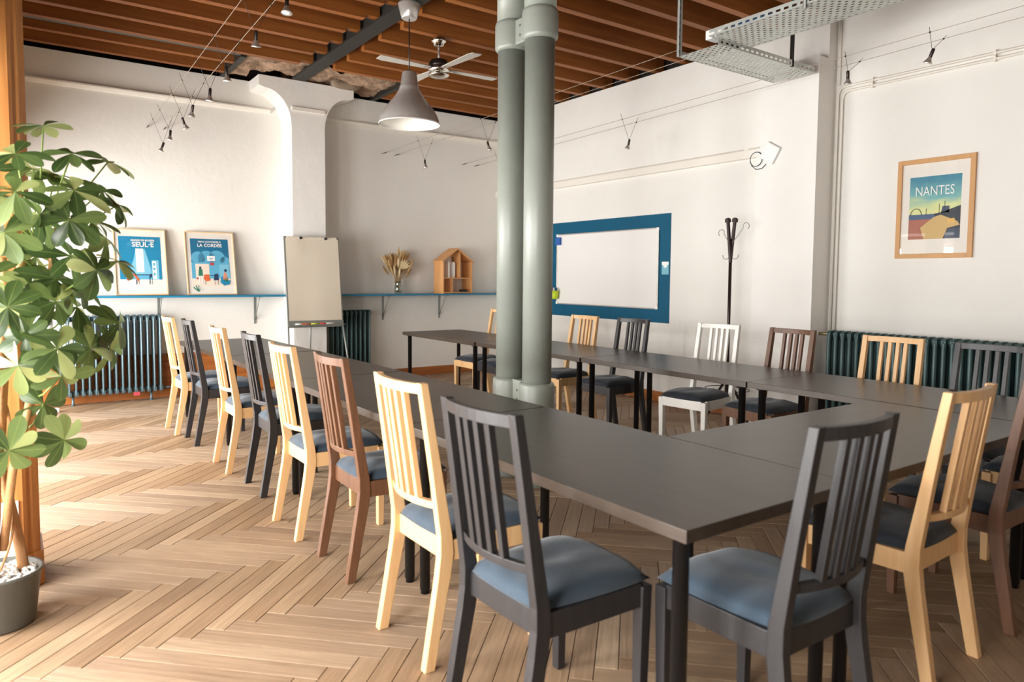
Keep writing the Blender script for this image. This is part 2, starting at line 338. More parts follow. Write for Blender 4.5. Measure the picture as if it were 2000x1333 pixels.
# lower cladding
wain = struct(MB().box(XL, PX0, YB - .03, YB, 0, .47).build('baseboard_left', wainwood))
MB().box(XL, PX0, YB - .05, YB, .455, .485).build('cap_rail', wainwood, wain, bevel=.006)
MB().box(XL, PX0, YB - .045, YB - .03, 0, .1).build('foot_rail', wainwood, wain)
for x in (.3, 1.05, 1.5, 2.3): MB().box(x, x + .55, YB - .042, YB - .03, .16, .4).build('panel', wainwood, wain, bevel=.005)
struct(MB().box(PX1, XR, YB - .02, YB, 0, .12).build('baseboard_back', wainwood)); struct(MB().box(XR - .02, XR, 4.13, YB - .02, 0, .11).build('baseboard_right', wainwood))
struct(MB().box(XR - .02, XR, YF, 3.53, 0, .11).build('baseboard_front', wainwood))

# ------------------------------------------------------------------ herringbone parquet
PW, NP = .0838, 9; PL = PW * NP; G = .0015
ua, va = Vector((1, -1, 0)) / math.sqrt(2), Vector((1, 1, 0)) / math.sqrt(2)     # plank directions
OX, OY = .406, 2.82
planks = []
for mm in range(-14, 15):
    for k in range(-140, 141):
        for kind in (0, 1):
            if kind == 0: u0, v0, du, dv = k + 2 * NP * mm, k, NP, 1
            else: u0, v0, du, dv = k + NP + 2 * NP * mm, k + 1 - NP, 1, NP
            c = ua * ((u0 + du / 2) * PW) + va * ((v0 + dv / 2) * PW) + Vector((OX, OY, 0))
            if XL - .2 < c.x < XR + .2 and YF - .2 < c.y < YB + .2: planks.append((c, kind))
def plank_box(c, d, n, z1, lx=PL / 2 - G, wy=PW / 2 - G):
    q = [c - d * lx - n * wy, c + d * lx - n * wy, c + d * lx + n * wy, c - d * lx + n * wy]
    ch = .0012; t = [c - d * (lx - ch) - n * (wy - ch), c + d * (lx - ch) - n * (wy - ch), c + d * (lx - ch) + n * (wy - ch), c - d * (lx - ch) + n * (wy - ch)]
    lo = [(p.x, p.y, -.016) for p in q]; mi = [(p.x, p.y, z1 - .001) for p in q]; hi = [(p.x, p.y, z1) for p in t]
    return lo + mi + hi, [(0, 1, 5, 4), (1, 2, 6, 5), (2, 3, 7, 6), (3, 0, 4, 7), (4, 5, 9, 8), (5, 6, 10, 9), (6, 7, 11, 10), (7, 4, 8, 11), (8, 9, 10, 11)]
PUV = [(-.5, -.5), (.5, -.5), (.5, .5), (-.5, .5)] * 3
def uvs(me, n):
    uvl = me.uv_layers.new(name='UVMap')
    for lp in me.loops:
        a, b2 = PUV[lp.vertex_index % 12]; uvl.data[lp.index].uv = (a * PL, b2 * PW)
vsp, fsp = plank_box(Vector((0, 0, 0)), Vector((1, 0, 0)), Vector((0, 1, 0)), 0)
pme = bpy.data.meshes.new('plank'); pme.from_pydata(vsp, [], fsp); pme.materials.append(plank_obj); uvs(pme, 1)
def in_view(c):
    d = c - Vector((0, 0, 1.37)); z = d.dot(F_)
    if z < .3: return None
    x, y = 1000 + 1391.66 * d.dot(R_) / z, 630.92 - 1391.66 * d.dot(U_) / z
    return (z, x, y) if -60 < x < 2060 and y < 1390 else None
scored = sorted([(in_view(c)[0], i) for i, (c, k) in enumerate(planks) if in_view(c)])
big = set(i for _, i in scored[:298])
jv, jf, jt = [], [], []
for i, (c, kind) in enumerate(planks):
    random.seed(i); d = ua if kind == 0 else va; n = va if kind == 0 else ua
    t = min(1, max(0, random.gauss(.52, .13))); dz = random.uniform(-.0012, .0)
    if i in big:
        o = link('plank', pme, floor, (c.x, c.y, dz), (0, 0, math.atan2(d.y, d.x))); o['tint'] = t
    else:
        if not (XL < c.x + .4 and c.x - .4 < XR): continue
        vs, fs = plank_box(c, d, n, dz); o_ = len(jv); jv += vs; jf += [[q + o_ for q in f] for f in fs]; jt += [t] * 12
fme = bpy.data.meshes.new('parquet_planks'); fme.from_pydata(jv, [], jf); fme.materials.append(plank_geo); uvs(fme, 1)
at = fme.attributes.new('tint', 'FLOAT', 'POINT'); at.data.foreach_set('value', jt)
fo = link('parquet_planks', fme, floor); fo['kind'] = 'stuff'
random.seed(5)

# ------------------------------------------------------------------ grey twin column
t = thing('iron_column', 'twin grey painted iron columns with collars standing between the table rows', 'column', (2.842, 3.885, 0))
for sy in (.155, -.155):
    MB().lathe([(.097, .675), (.097, 2.9)], 28, M=Matrix.Translation((0, sy, 0))).build('shaft', ironpaint, t)
    MB().lathe([(.118, 0), (.118, .66), (.112, .678), (.097, .68)], 28, M=Matrix.Translation((0, sy, 0))).build('base_sleeve', ironpaint, t)
    MB().lathe([(.1, 2.892), (.113, 2.905), (.117, 2.92), (.117, 3.06), (.113, 3.08), (.1, 3.09)], 28, M=Matrix.Translation((0, sy, 0))).build('collar', ironpaint, t)
    MB().lathe([(.104, 3.085), (.104, 3.645)], 28, M=Matrix.Translation((0, sy, 0))).build('upper_shaft', ironpaint, t)
for z0, z1 in ((.50, .68), (2.91, 3.07)):
    lpl = MB().box(-.05, .05, -.075, .075, z0, z1).build('link_plate', ironpaint, t, bevel=.006)
    for dz in (.05, .11): MB().lathe([(.008, 0), (.008, .008)], 8, M=Matrix.Translation((-.05, .0, z0 + dz)) @ Matrix.Rotation(-PI / 2, 4, 'Y')).build('bolt', greym, lpl)

# ------------------------------------------------------------------ tables
TW, TL, TH = .775, 1.565, .735
def table_meshes():
    top = MB().box(-TW / 2, TW / 2, -TL / 2 + .002, TL / 2 - .002, TH - .036, TH).mesh('table_top', tabletop, bevel=.002)
    leg = MB().lathe([(.019, 0), (.019, .018), (.0225, .02), (.0225, TH - .05), (.034, TH - .046), (.034, TH - .036)], 18).mesh('leg', tableleg)
    return top, leg
tt, tl = table_meshes()
def table(x, y, rz, label, grp):
    o = thing('table', label, 'table', (x, y, 0), rz, grp)
    link('table_top', tt, o)
    for sx in (-1, 1):
        for sy in (-1, 1): link('leg', tl, o, (sx * (TW / 2 - .06), sy * (TL / 2 - .07), 0))
    return o
g = 'black-brown tables set in a U'
table(1.735, 6.68, math.radians(1.5), 'black-brown table at the row end beside the posters and flip chart', g)
table(1.765, 5.10, math.radians(.5), 'black-brown table second from the posters in the window-side row', g)
table(1.768, 3.53, 0, 'black-brown table beside the walnut and birch chairs, passing left of the columns', g)
table(1.768, 1.962, 0, 'large black-brown table whose sharp corner juts between two black chairs', g)
table(2.94, 1.57, PI / 2, 'crosswise black-brown table closing the U between both rows', g)
table(4.125, 1.965, 0, 'black-brown table at the U corner in front of the green radiator', g)
table(4.115, 3.53, 0, 'black-brown table in front of the white chair and coat stand', g)
table(4.112, 5.10, math.radians(-.3), 'black-brown table below the whiteboard, partly behind the columns', g)
table(4.105, 6.675, math.radians(-.3), 'black-brown table at the row end below the little wooden house', g)

# ------------------------------------------------------------------ chairs
CZ = 1.01
PATH = [(0.0, 0.0), (.037, .2), (.062, .335), (.071, .405), (.068, .47), (.033, .70), (-.016, CZ)]
def xb(z):
    for (x0, z0), (x1, z1) in zip(PATH, PATH[1:]):
        if z <= z1: return x0 + (x1 - x0) * (z - z0) / (z1 - z0)
    return PATH[-1][0]
def chair_meshes(m, cush):
    D = {}
    def post(sy):
        dep = [.040, .046, .052, .054, .048, .038, .030]; rings = []
        for (x, z), d in zip(PATH, dep):
            y = sy * (.186 - .012 * min(1, z / CZ)); rings.append([(x - d / 2, y - .017, z), (x + d / 2, y - .017, z), (x + d / 2, y + .017, z), (x - d / 2, y + .017, z)])
        return MB().loft(rings).mesh('back_post', m, bevel=.003)
    D['back_post'] = [post(1), post(-1)]
    def fleg(sy):
        return MB().loft([[(.455 + a * .016, sy * .192 + c * .016, 0) for a, c in ((-1, -1), (1, -1), (1, 1), (-1, 1))], [(.458 + a * .021, sy * .195 + c * .021, .44) for a, c in ((-1, -1), (1, -1), (1, 1), (-1, 1))]]).mesh('leg', m, bevel=.003)
    D['leg'] = [fleg(1), fleg(-1)]
    rails = [MB().box(.066, .088, -.165, .165, .375, .448), MB().box(.456, .478, -.175, .175, .375, .448)]
    for sy in (-1, 1):
        r0 = [(.08, sy * .183 - .011, z) for z in (.375, .448)]; a = sy * .183; c = sy * .196
        rails.append(MB().loft([[(.085, a - .011, .375), (.085, a + .011, .375), (.085, a + .011, .448), (.085, a - .011, .448)], [(.442, c - .011, .375), (.442, c + .011, .375), (.442, c + .011, .448), (.442, c - .011, .448)]]))
    D['seat_rail'] = [r.mesh('seat_rail', m, bevel=.002) for r in rails]
    def rail(z, h, d, bow):
        rings = []
        for i in range(9):
            y = -.166 + .332 * i / 8; x = xb(z) - bow * (1 - (y / .166) ** 2)
            rings.append([(x - d / 2, y, z - h / 2), (x + d / 2, y, z - h / 2), (xb(z + h / 2) - xb(z) + x + d / 2, y, z + h / 2), (xb(z + h / 2) - xb(z) + x - d / 2, y, z + h / 2)])
        return MB().loft(rings).mesh('rail', m, bevel=.002)
    D['top_rail'] = [rail(CZ - .021, .036, .024, .028)]
    D['lower_rail'] = [rail(.572, .026, .024, .034)]
    sl = []
    for y in (-.075, -.025, .025, .075):
        rings = []
        for i in range(6):
            z = .58 + (CZ - .036 - .58) * i / 5; bow = .034 + (.028 - .034) * i / 5; x = xb(z) - bow * (1 - (y / .166) ** 2); hw = .0115
            rings.append([(x - .011, y - hw, z), (x + .011, y - hw, z), (x + .011, y + hw, z), (x - .011, y + hw, z)])
        sl.append(MB().loft(rings).mesh('slat', m, bevel=.002))
    D['slat'] = sl
    # cushion: pillow with pinched rim and soft dents
    N = 18; b = MB()
    def P(i, j, top):
        u, v = 2 * i / N - 1, 2 * j / N - 1
        rr = max(abs(u), abs(v)); cu = u * math.sqrt(1 - v * v / 2 * .22); cv = v * math.sqrt(1 - u * u / 2 * .22)
        x = .278 + .222 * cu; wv = .186 + .026 * (cu + 1) / 2
        e = (1 - abs(u) ** 6) * (1 - abs(v) ** 6); e = max(e, 0) ** .42
        dent = .009 * math.exp(-((u + .1) ** 2 + v * v) / .05) + .0025 * math.sin(5 * u + 3 * v) * e + .010 * (u * u + v * v) * e + .002 * math.sin(9 * v + 4 * u * u) * e
        z = .4525 + (.054 * e - dent if top else -.012 * e ** .4)
        return (x, wv * cv, z)
    vs = [P(i, j, 1) for j in range(N + 1) for i in range(N + 1)] + [P(i, j, 0) for j in range(N + 1) for i in range(N + 1)]; K = (N + 1) ** 2
    fs = []
    for j in range(N):
        for i in range(N):
            a = j * (N + 1) + i; fs.append((a, a + 1, a + N + 2, a + N + 1)); fs.append((K + a, K + a + N + 1, K + a + N + 2, K + a + 1))
    b.add(vs, fs, smooth=True)
    me = b.mesh('seat_cushion', cush); bm = bmesh.new(); bm.from_mesh(me); bmesh.ops.remove_doubles(bm, verts=bm.verts, dist=.0005); bmesh.ops.recalc_face_normals(bm, faces=bm.faces); bm.to_mesh(me); bm.free()
    D['seat_cushion'] = [me]
    return D
CH = {'oak': chair_meshes(oak, fabric), 'black': chair_meshes(black, fabric), 'walnut': chair_meshes(walnut, fabric)}
cn = {'oak': oak, 'black': black, 'walnut': walnut, 'white': white_p}
for kd in ('oak', 'black', 'walnut', 'white'):                       # the same chairs, seat shade put into the cushion colour
    CH[kd + '_n'] = chair_meshes(cn[kd], fabric_shaded)
def chair(kind, x, y, deg, label, grp):
    o = thing('dining_chair', label, 'chair', (x, y, 0), math.radians(deg), grp)
    for n, ms in CH[kind].items():
        for me in ms: link(n, me, o)
    return o
g1 = 'chairs along the window-side table row'
chair('oak', 1.14, 6.76, 2, 'pale birch slatted chair at the row end, beside the ribbed radiator', g1)
chair('black', 1.20, 6.25, 0, 'black slatted chair second from the ribbed radiator under the posters', g1)
chair('oak', 1.21, 5.28, 0, 'pale birch slatted chair third from the radiator under the posters', g1)
chair('black', 1.255, 4.61, -1, 'black slatted chair fourth from the radiator under the posters', g1)
chair('oak', 1.19, 3.77, 0, 'pale birch slatted chair fifth from the radiator, just before the walnut chair', g1)
chair('walnut', 1.215, 3.14, -1, 'walnut brown slatted chair standing between two pale birch chairs', g1)
chair('oak', 1.155, 2.31, 0, 'large pale birch chair between the walnut chair and a black chair', g1)
chair('black', 1.095, 1.685, 1, 'large black chair with plump blue seat beside a pale birch chair', g1)
g2 = 'chairs along the crosswise table'
chair('black', 1.795, .995, 89, 'black slatted chair whose back overlaps the sharp table corner', g2)
chair('oak_n', 2.665, 1.075, 92, 'pale birch chair with shaded blue seat backing onto the crosswise table', g2)
chair('walnut_n', 3.33, 1.07, 90, 'dark walnut chair cut off by the picture edge beside a birch chair', g2)
chair('oak_n', 4.09, 1.00, 90, 'pale birch chair seat almost hidden beyond the dark walnut chair', g2)
g3 = 'chairs along the wall-side table row'
chair('oak_n', 4.57, 6.70, 180, 'pale birch chair partly behind the columns, at the table end', g3)
chair('black_n', 4.55, 6.225, 180, 'black chair mostly hidden behind the twin columns', g3)
chair('oak_n', 4.57, 5.25, 180, 'pale birch chair under the green pen cup side of whiteboard', g3)
chair('black_n', 4.61, 4.63, 181, 'black slatted chair below the far corner of the whiteboard', g3)
chair('white_n', 4.69, 3.74, 186, 'white painted slatted chair in front of the coat stand', g3)
chair('walnut_n', 4.71, 3.09, 177, 'walnut brown chair between the white chair and the green radiator', g3)
chair('oak_n', 4.64, 2.32, 182, 'pale birch chair with its back against the green radiator', g3)
chair('black_n', 4.59, 1.735, 180, 'dark grey slatted chair at the end of the green radiator', g3)

# ------------------------------------------------------------------ radiators
def rad_section(m, H, dep, pitch, hw):
    b = MB()
    for sx in (-1, 0, 1):
        pts = [(0, sx * dep * .36, .10), (0, sx * dep * .36, .14), (0, sx * dep * .36, H - .04), (0, sx * dep * .36, H - .012)]
        rings = []
        for (x, y, z), k in zip(pts, (.7, 1, 1, .6)):
            rings.append([(x + hw * k * math.cos(2 * PI * q / 8), y + dep * .14 * k * math.sin(2 * PI * q / 8), z) for q in range(8)])
        b.loft(rings, smooth=True)
    for z0, z1 in ((.10, .165), (H - .075, H)):
        b.prism([(-dep * .46, z0 + .01), (-dep * .40, z0), (dep * .40, z0), (dep * .46, z0 + .01), (dep * .46, z1 - .02), (dep * .30, z1), (-dep * .30, z1), (-dep * .46, z1 - .02)], 'x', -.015, .015)
        b.lathe([(.026, -pitch / 2), (.026, pitch / 2)], 10, M=Matrix.Translation((0, 0, (z0 + z1) / 2)) @ Matrix.Rotation(PI / 2, 4, 'Y'))
    return b.mesh('section', m)
def radiator(label, m, n, loc, rz, H=.94, dep=.15, pitch=.0612, hw=.0115):
    o = thing('radiator', label, 'radiator', loc, rz)
    me = rad_section(m, H, dep, pitch, hw)
    for i in range(n): link('section', me, o, ((i - (n - 1) / 2) * pitch, 0, 0))
    for i in (-1, 1):
        MB().lathe([(.02, 0), (.012, .03), (.012, .12)], 8, M=Matrix.Translation((i * (n / 2 - 2) * pitch, 0, 0))).build('foot', m, o)
    return o
ra = radiator('blue-grey ribbed cast-iron radiator under the framed posters', radgrey, 16, (.885, YB - .16, 0), 0)
MB().tube([(.48, 0, .13), (.60, 0, .13), (.60, .03, .0)], .012, 8).build('pipe', radgrey, ra)
radiator('dark ribbed radiator half hidden behind the flip chart', radgreen, 9, (3.565, YB - .14, 0), 0)
rb = radiator('long dark green radiator below the framed city picture', radgreen, 31, (XR - .14, 3.43 - 31 * .0612 / 2, 0), PI / 2, hw=.019)
MB().tube([(.95, 0, .905), (1.05, 0, .905)], .014, 8).build('valve_pipe', mat('brass_dull', (150, 132, 96), .4, .6), rb)
MB().lathe([(.02, 0), (.026, .01), (.026, .05), (.018, .06)], 12, M=Matrix.Translation((1.045, 0, .905)) @ Matrix.Rotation(PI / 2, 4, 'Y')).build('valve_knob', plastic_w, rb)

# ------------------------------------------------------------------ wall shelf + brackets
def shelf(x0, x1, label):
    o = thing('wall_shelf', label, 'shelf', ((x0 + x1) / 2, YB, 1.125)); hw = (x1 - x0) / 2
    MB().box(-hw, hw, -.30, 0, -.002, .020).build('board', shelfblue, o, bevel=.002)
    return o
sa = shelf(XL + .3, PX0 - .001, 'teal wall shelf carrying the framed posters')
sb = shelf(PX1 + .001, XR, 'teal wall shelf carrying the vase and the wooden house')
def bracket(par, x, z=.33):
    cx = par.location.x
    k = MB().box(-.013, .013, -.006, 0, -z, -.002).box(-.013, .013, -.26, -.006, -.008, -.002); k.tube([(0, -.006, -z + .05), (0, -.2, -.008)], .006, 6)
    k.build('bracket', greym, par, loc=(x - cx, 0, 0))
for x in (.35, 1.37, 2.42): bracket(sa, x)
for x in (4.09, 4.95): bracket(sb, x)
SZ = 1.146

# ------------------------------------------------------------------ framed posters
def panel_mb(): return MB()
def flat(b, pts, mi, layer): b.poly([(x, -layer * .0006, z) for x, z in pts], mi)
def rect(b, x0, x1, z0, z1, mi, layer): flat(b, [(x0, z0), (x1, z0), (x1, z1), (x0, z1)], mi, layer)
def disc(b, cx, cz, r, mi, layer, n=18, rz=None): flat(b, [(cx + r * math.cos(2 * PI * k / n), cz + (rz or r) * math.sin(2 * PI * k / n)) for k in range(n)], mi, layer)
def framed(name, label, cat, W, H, bw, fm, loc, rot, prints, mats, glass=True):
    o = thing(name, label, cat, loc); o.rotation_euler = rot
    f = MB(); f.box(-W / 2, -W / 2 + bw, -.022, 0, 0, H).box(W / 2 - bw, W / 2, -.022, 0, 0, H).box(-W / 2 + bw, W / 2 - bw, -.022, 0, 0, bw).box(-W / 2 + bw, W / 2 - bw, -.022, 0, H - bw, H)
    f.build('frame', fm, o, bevel=.0015)
    MB().box(-W / 2 + bw, W / 2 - bw, -.008, -.003, bw, H - bw).build('mount', matboard, o)
    b = MB(); prints(b); b.build('print', mats, o, loc=(0, -.0085, 0))
    if glass: MB().poly([(-W / 2 + bw, -.018, bw), (W / 2 - bw, -.018, bw), (W / 2 - bw, -.018, H - bw), (-W / 2 + bw, -.018, H - bw)]).build('glass', pane, o)
    return o
P = [plain('print_blue', (20, 134, 176)), plain('print_pale_blue', (126, 196, 222)), plain('print_white', (246, 246, 244)), plain('print_navy', (24, 56, 92)), plain('print_orange', (222, 104, 60)), plain('print_cream', (240, 224, 206)), plain('print_deep_blue', (22, 112, 150)), plain('print_sky', (94, 176, 210)), plain('print_green', (46, 122, 96)), plain('print_skin', (226, 150, 118)), plain('print_red', (200, 66, 66))]
def poster1(b):
    rect(b, -.205, .205, .175, .655, 0, 0)
    flat(b, [(-.02, .52), (.045, .52), (.125, .20), (.13, .175), (-.15, .175), (-.13, .25)], 7, 1)
    flat(b, [(-.045, .50), (.05, .50), (.10, .24), (-.11, .22)], 1, 2)
    rect(b, -.045, .03, .255, .52, 2, 3); rect(b, -.0095, -.0065, .255, .52, 1, 4); rect(b, -.045, .03, .385, .388, 1, 4)
    rect(b, .105, .175, .175, .39, 1, 3); rect(b, .112, .150, .185, .38, 2, 4)
    for z in (.22, .28, .33): rect(b, .118, .140, z, z + .03, 7, 5)
    rect(b, -.06, .09, .222, .232, 3, 4); rect(b, -.05, -.045, .13, .222, 3, 4); rect(b, .078, .083, .13, .222, 3, 4)
    flat(b, [(-.085, .235), (-.06, .24), (-.02, .17), (-.035, .155)], 4, 5); rect(b, -.055, -.05, .115, .17, 3, 4); rect(b, -.03, -.026, .12, .165, 3, 4)
    flat(b, [(.07, .19), (.10, .20), (.105, .235), (.09, .24)], 3, 5); rect(b, .075, .079, .12, .19, 3, 4); rect(b, .1, .104, .12, .19, 3, 4)
    disc(b, -.13, .175, .014, 10, 5)
    flat(b, [(-.14, .24), (-.10, .20), (-.09, .28), (-.12, .30)], 8, 5)
def poster2(b):
    rect(b, -.205, .205, .19, .655, 6, 0); rect(b, -.205, .205, .10, .19, 5, 0)
    for cx, cz, r in ((-.13, .43, .075), (-.04, .42, .095), (.07, .43, .09), (.155, .40, .05), (-.175, .34, .03)): disc(b, cx, cz, r, 7, 1)
    rect(b, -.205, .205, .19, .38, 7, 2)
    rect(b, -.165, -.02, .19, .36, 5, 3); rect(b, .09, .20, .19, .355, 1, 3)
    rect(b, -.035, .05, .395, .455, 2, 4); rect(b, -.015, .03, .425, .431, 6, 5); rect(b, -.01, .022, .412, .416, 6, 5)
    rect(b, -.005, .035, .345, .375, 10, 4)
    disc(b, -.115, .315, .013, 3, 5); flat(b, [(-.14, .22), (-.09, .22), (-.095, .30), (-.13, .305)], 8, 4); rect(b, -.135, -.125, .13, .22, 2, 4); rect(b, -.105, -.095, .13, .22, 2, 4)
    flat(b, [(-.08, .235), (-.03, .24), (-.015, .17), (-.05, .155), (-.085, .18)], 4, 5); rect(b, -.07, -.066, .12, .17, 3, 4)
    rect(b, -.04, .09, .222, .23, 3, 4); flat(b, [(.02, .17), (.075, .17), (.07, .25), (.03, .24)], 3, 5); rect(b, .03, .034, .12, .17, 3, 4); rect(b, .066, .07, .12, .17, 3, 4)
    flat(b, [(.09, .15), (.13, .105), (.19, .12), (.205, .17), (.15, .17), (.11, .225)], 0, 5); flat(b, [(.12, .18), (.17, .175), (.165, .25), (.14, .27)], 9, 6); disc(b, .155, .285, .016, 3, 6); flat(b, [(.13, .16), (.18, .155), (.17, .20), (.14, .20)], 8, 6)
    for k in range(5):
        a = .4 + k * .5; flat(b, [(-.15, .035), (-.15 + .06 * math.cos(a) - .008, .035 + .07 * math.sin(a)), (-.15 + .062 * math.cos(a), .045 + .075 * math.sin(a)), (-.14, .04)], 8, 1 + k * .2)
    disc(b, -.15, .19, .012, 10, 5)
LEAN = math.atan2(.17, .72)
tw = inkwhite
def lettering(o, txt, size, x, z, bold=0, align='CENTER', m=tw): link('lettering', text_mesh(txt, size, 'lettering', m, align, bold), o, (x, -.0135, z), (PI / 2, 0, 0))
p1 = framed('framed_poster', 'thin birch framed blue poster reading SEUL·E, leaning behind the plant', 'poster', .51, .735, .012, framewood, (1.185, YB - .20, SZ), (-LEAN, 0, 0), poster1, P)
lettering(p1, 'MARRE DE BOSSER', .028, .03, .602, .0008); lettering(p1, 'SEUL·E', .074, .03, .54, .0017)
p2 = framed('framed_poster', 'thin birch framed blue poster reading LA CORDÉE on the teal shelf', 'poster', .53, .735, .012, framewood, (1.90, YB - .20, SZ), (-LEAN, 0, 0), poster2, P)
lettering(p2, 'VIENS COWORKER À', .026, 0, .61, .0007); lettering(p2, 'LA CORDÉE', .05, 0, .56, .0011)

# city picture on the long wall
skym = bpy.data.materials.new('print_sky_gradient'); skym.use_nodes = True; nt = skym.node_tree
tc = nt.nodes.new('ShaderNodeTexCoord'); sx = nt.nodes.new('ShaderNodeSeparateXYZ'); rp = nt.nodes.new('ShaderNodeValToRGB'); nz = nt.nodes.new('ShaderNodeTexNoise'); nz.inputs['Scale'].default_value = 6; mp = nt.nodes.new('ShaderNodeMapping'); mp.inputs['Scale'].default_value = (1, 1, 3)
nt.links.new(tc.outputs['Object'], sx.inputs[0]); nt.links.new(tc.outputs['Object'], mp.inputs[0]); nt.links.new(mp.outputs[0], nz.inputs[0])
ma = nt.nodes.new('ShaderNodeMath'); ma.operation = 'MULTIPLY_ADD'; ma.inputs[1].default_value = .16; nt.links.new(nz.outputs[0], ma.inputs[0]); nt.links.new(sx.outputs[2], ma.inputs[2])
mr = nt.nodes.new('ShaderNodeMapRange'); mr.inputs[1].default_value = .37; mr.inputs[2].default_value = .70; nt.links.new(ma.outputs[0], mr.inputs[0]); nt.links.new(mr.outputs[0], rp.inputs[0])
e = rp.color_ramp.elements; e[0].color = lin((232, 220, 148)); e[1].color = lin((52, 128, 152)); e.new(.35).color = lin((206, 214, 150)); e.new(.6).color = lin((112, 172, 172))
nt.links.new(rp.outputs[0], nt.nodes['Principled BSDF'].inputs['Base Color'])
CP = [skym, plain('print_slate', (66, 78, 96)), plain('print_sand', (206, 172, 112)), plain('print_roof', (170, 104, 84)), plain('print_river', (74, 96, 128)), plain('print_dark', (52, 58, 66)), plain('print_ochre', (224, 178, 96))]
def citypic(b):
    rect(b, -.19, .19, .15, .64, 0, 0)
    rect(b, -.19, .19, .15, .335, 3, 1); rect(b, -.19, .03, .305, .345, 4, 2)
    flat(b, [(.0, .345), (.06, .355), (.19, .40), (.19, .15), (.05, .15)], 5, 3); flat(b, [(.05, .35), (.06, .40), (.11, .40), (.11, .35)], 1, 3)
    flat(b, [(-.10, .24), (.0, .32), (.05, .335), (.17, .28), (.19, .25), (.10, .23), (.07, .15), (-.07, .15)], 2, 4); flat(b, [(.10, .30), (.15, .305), (.16, .27), (.10, .27)], 6, 5)
    flat(b, [(-.19, .15), (-.09, .15), (-.10, .24), (-.19, .22)], 3, 4); flat(b, [(.08, .15), (.19, .15), (.19, .23), (.10, .22)], 1, 5)
    n = 20
    ring = [(-.135 + .045 * math.cos(PI * k / n), .335 + .06 * math.sin(PI * k / n)) for k in range(n + 1)]; inn = [(-.135 + .040 * math.cos(PI * k / n), .335 + .055 * math.sin(PI * k / n)) for k in range(n + 1)]
    for k in range(n): flat(b, [ring[k], ring[k + 1], inn[k + 1], inn[k]], 5, 5)
    for x, z in ((.035, .42), (.075, .44), (-.06, .39)): rect(b, x, x + .003, .33, z, 5, 5)
cp = framed('framed_picture', 'oak framed city print reading NANTES on the wall above the radiator', 'picture', .57, .78, .036, frameoak, (XR - .001, 2.678, 1.55), (0, 0, -PI / 2), citypic, CP)
lettering(cp, 'NANTES', .08, 0, .49, -.0002)
for q in cp.children:
    if q.name.startswith('lettering'): q.scale = (.96, 1.3, 1)

# ------------------------------------------------------------------ blue panel, whiteboard
struct(MB().box(XR - .004, XR, 5.39, 7.485, .88, 2.09).build('trim_8', panelblue))
wbd = thing('whiteboard', 'white magnetic board with silver frame mounted on the blue painted rectangle', 'whiteboard', (XR - .004, 6.45, 1.03))
MB().box(-.012, -.002, -.89, .89, .01, .90).build('surface', boardw, wbd)
fr = MB().box(-.02, 0, -.9, -.886, 0, .91).box(-.02, 0, .886, .9, 0, .91).box(-.02, 0, -.886, .886, 0, .014).box(-.02, 0, -.886, .886, .896, .91)
fr.build('frame', alu, wbd, bevel=.002)
for sy in (-1, 1):
    for z in (0, .88): MB().box(-.024, 0, sy * .885 - .018, sy * .885 + .018, z - .001, z + .032).build('corner_cap', plastic_w, wbd, bevel=.005)
tag(MB().box(-.035, 0, -.045, .045, -.05, .05).build('board_eraser', plain('eraser_blue', (40, 92, 168)), loc=(XR - .017, 7.30, 1.85), bevel=.006), 'blue board eraser stuck to the top corner of the whiteboard', 'eraser')
cup = tag(MB().lathe([(.03, -.06), (.042, -.05), (.052, .05), (.049, .05), (.036, -.045)], 16).build('pen_cup', plain('lime_plastic', (190, 212, 40)), loc=(XR - .072, 7.32, 1.155)), 'lime green pen cup hanging at the lower corner of the whiteboard', 'pen cup')
for dy, dx, cm, nm in ((.02, .0, 'marker_red', (150, 40, 44)), (-.005, -.012, 'marker_white', (236, 236, 232)), (-.022, .008, 'marker_navy', (30, 40, 84))):
    tag(MB().tube([(0, 0, 0), (dx * .6, dy * .5, .13)], .008, 8).build('marker', plain(cm, nm), loc=(XR - .072 + dx, 7.32 + dy, 1.115)), {'marker_red': 'dark red', 'marker_white': 'white', 'marker_navy': 'navy blue'}[cm] + ' marker standing in the lime pen cup', 'marker', 'markers in the pen cup')
card = tag(MB().box(-.002, 0, -.05, .05, -.07, .07).build('wall_card', plain('card_teal', (120, 180, 196)), loc=(XR - .004, 5.46, 1.49)), 'small teal and white card stuck beside the whiteboard', 'card')
b = MB(); b.poly([(-.0025, -.05, .07), (-.0025, .05, .07), (-.0025, .05, .035)] + [(-.0025, .03 * math.cos(a), .035 - .032 * math.sin(a)) for a in [PI * k / 8 for k in range(9)]] + [(-.0025, -.05, .035)])
b.build('card_top', inkwhite, card)

# ------------------------------------------------------------------ flip chart
fc = thing('flip_chart', 'flip chart easel with a blank beige sheet before the white pillar', 'flip chart', (2.95, 8.16, 0))
TB = Matrix.Translation((0, 0, .82)) @ Matrix.Rotation(-.12, 4, 'X')
MB().box(-.335, .335, 0, .018, 0, 1.02, M=TB).build('board', greym, fc, bevel=.004)
b = MB(); nx, nz = 12, 16; vs = []
for j in range(nz + 1):
    for i in range(nx + 1):
        x = -.318 + .636 * i / nx; z = .03 + .965 * j / nz; vs.append((x, -.006 - .006 * (1 - z) * math.sin(x * 6 + 1) ** 2 - .006 * math.exp(-((x + .2) ** 2 + (z - .9) ** 2) / .01), z))
b.add(vs, [(j * (nx + 1) + i, j * (nx + 1) + i + 1, (j + 1) * (nx + 1) + i + 1, (j + 1) * (nx + 1) + i) for j in range(nz) for i in range(nx)], smooth=True, M=TB)
b.build('paper_sheet', paper, fc)
MB().box(-.30, .30, -.014, .0, .99, 1.018, M=TB).build('clip_bar', paper, fc, bevel=.003)
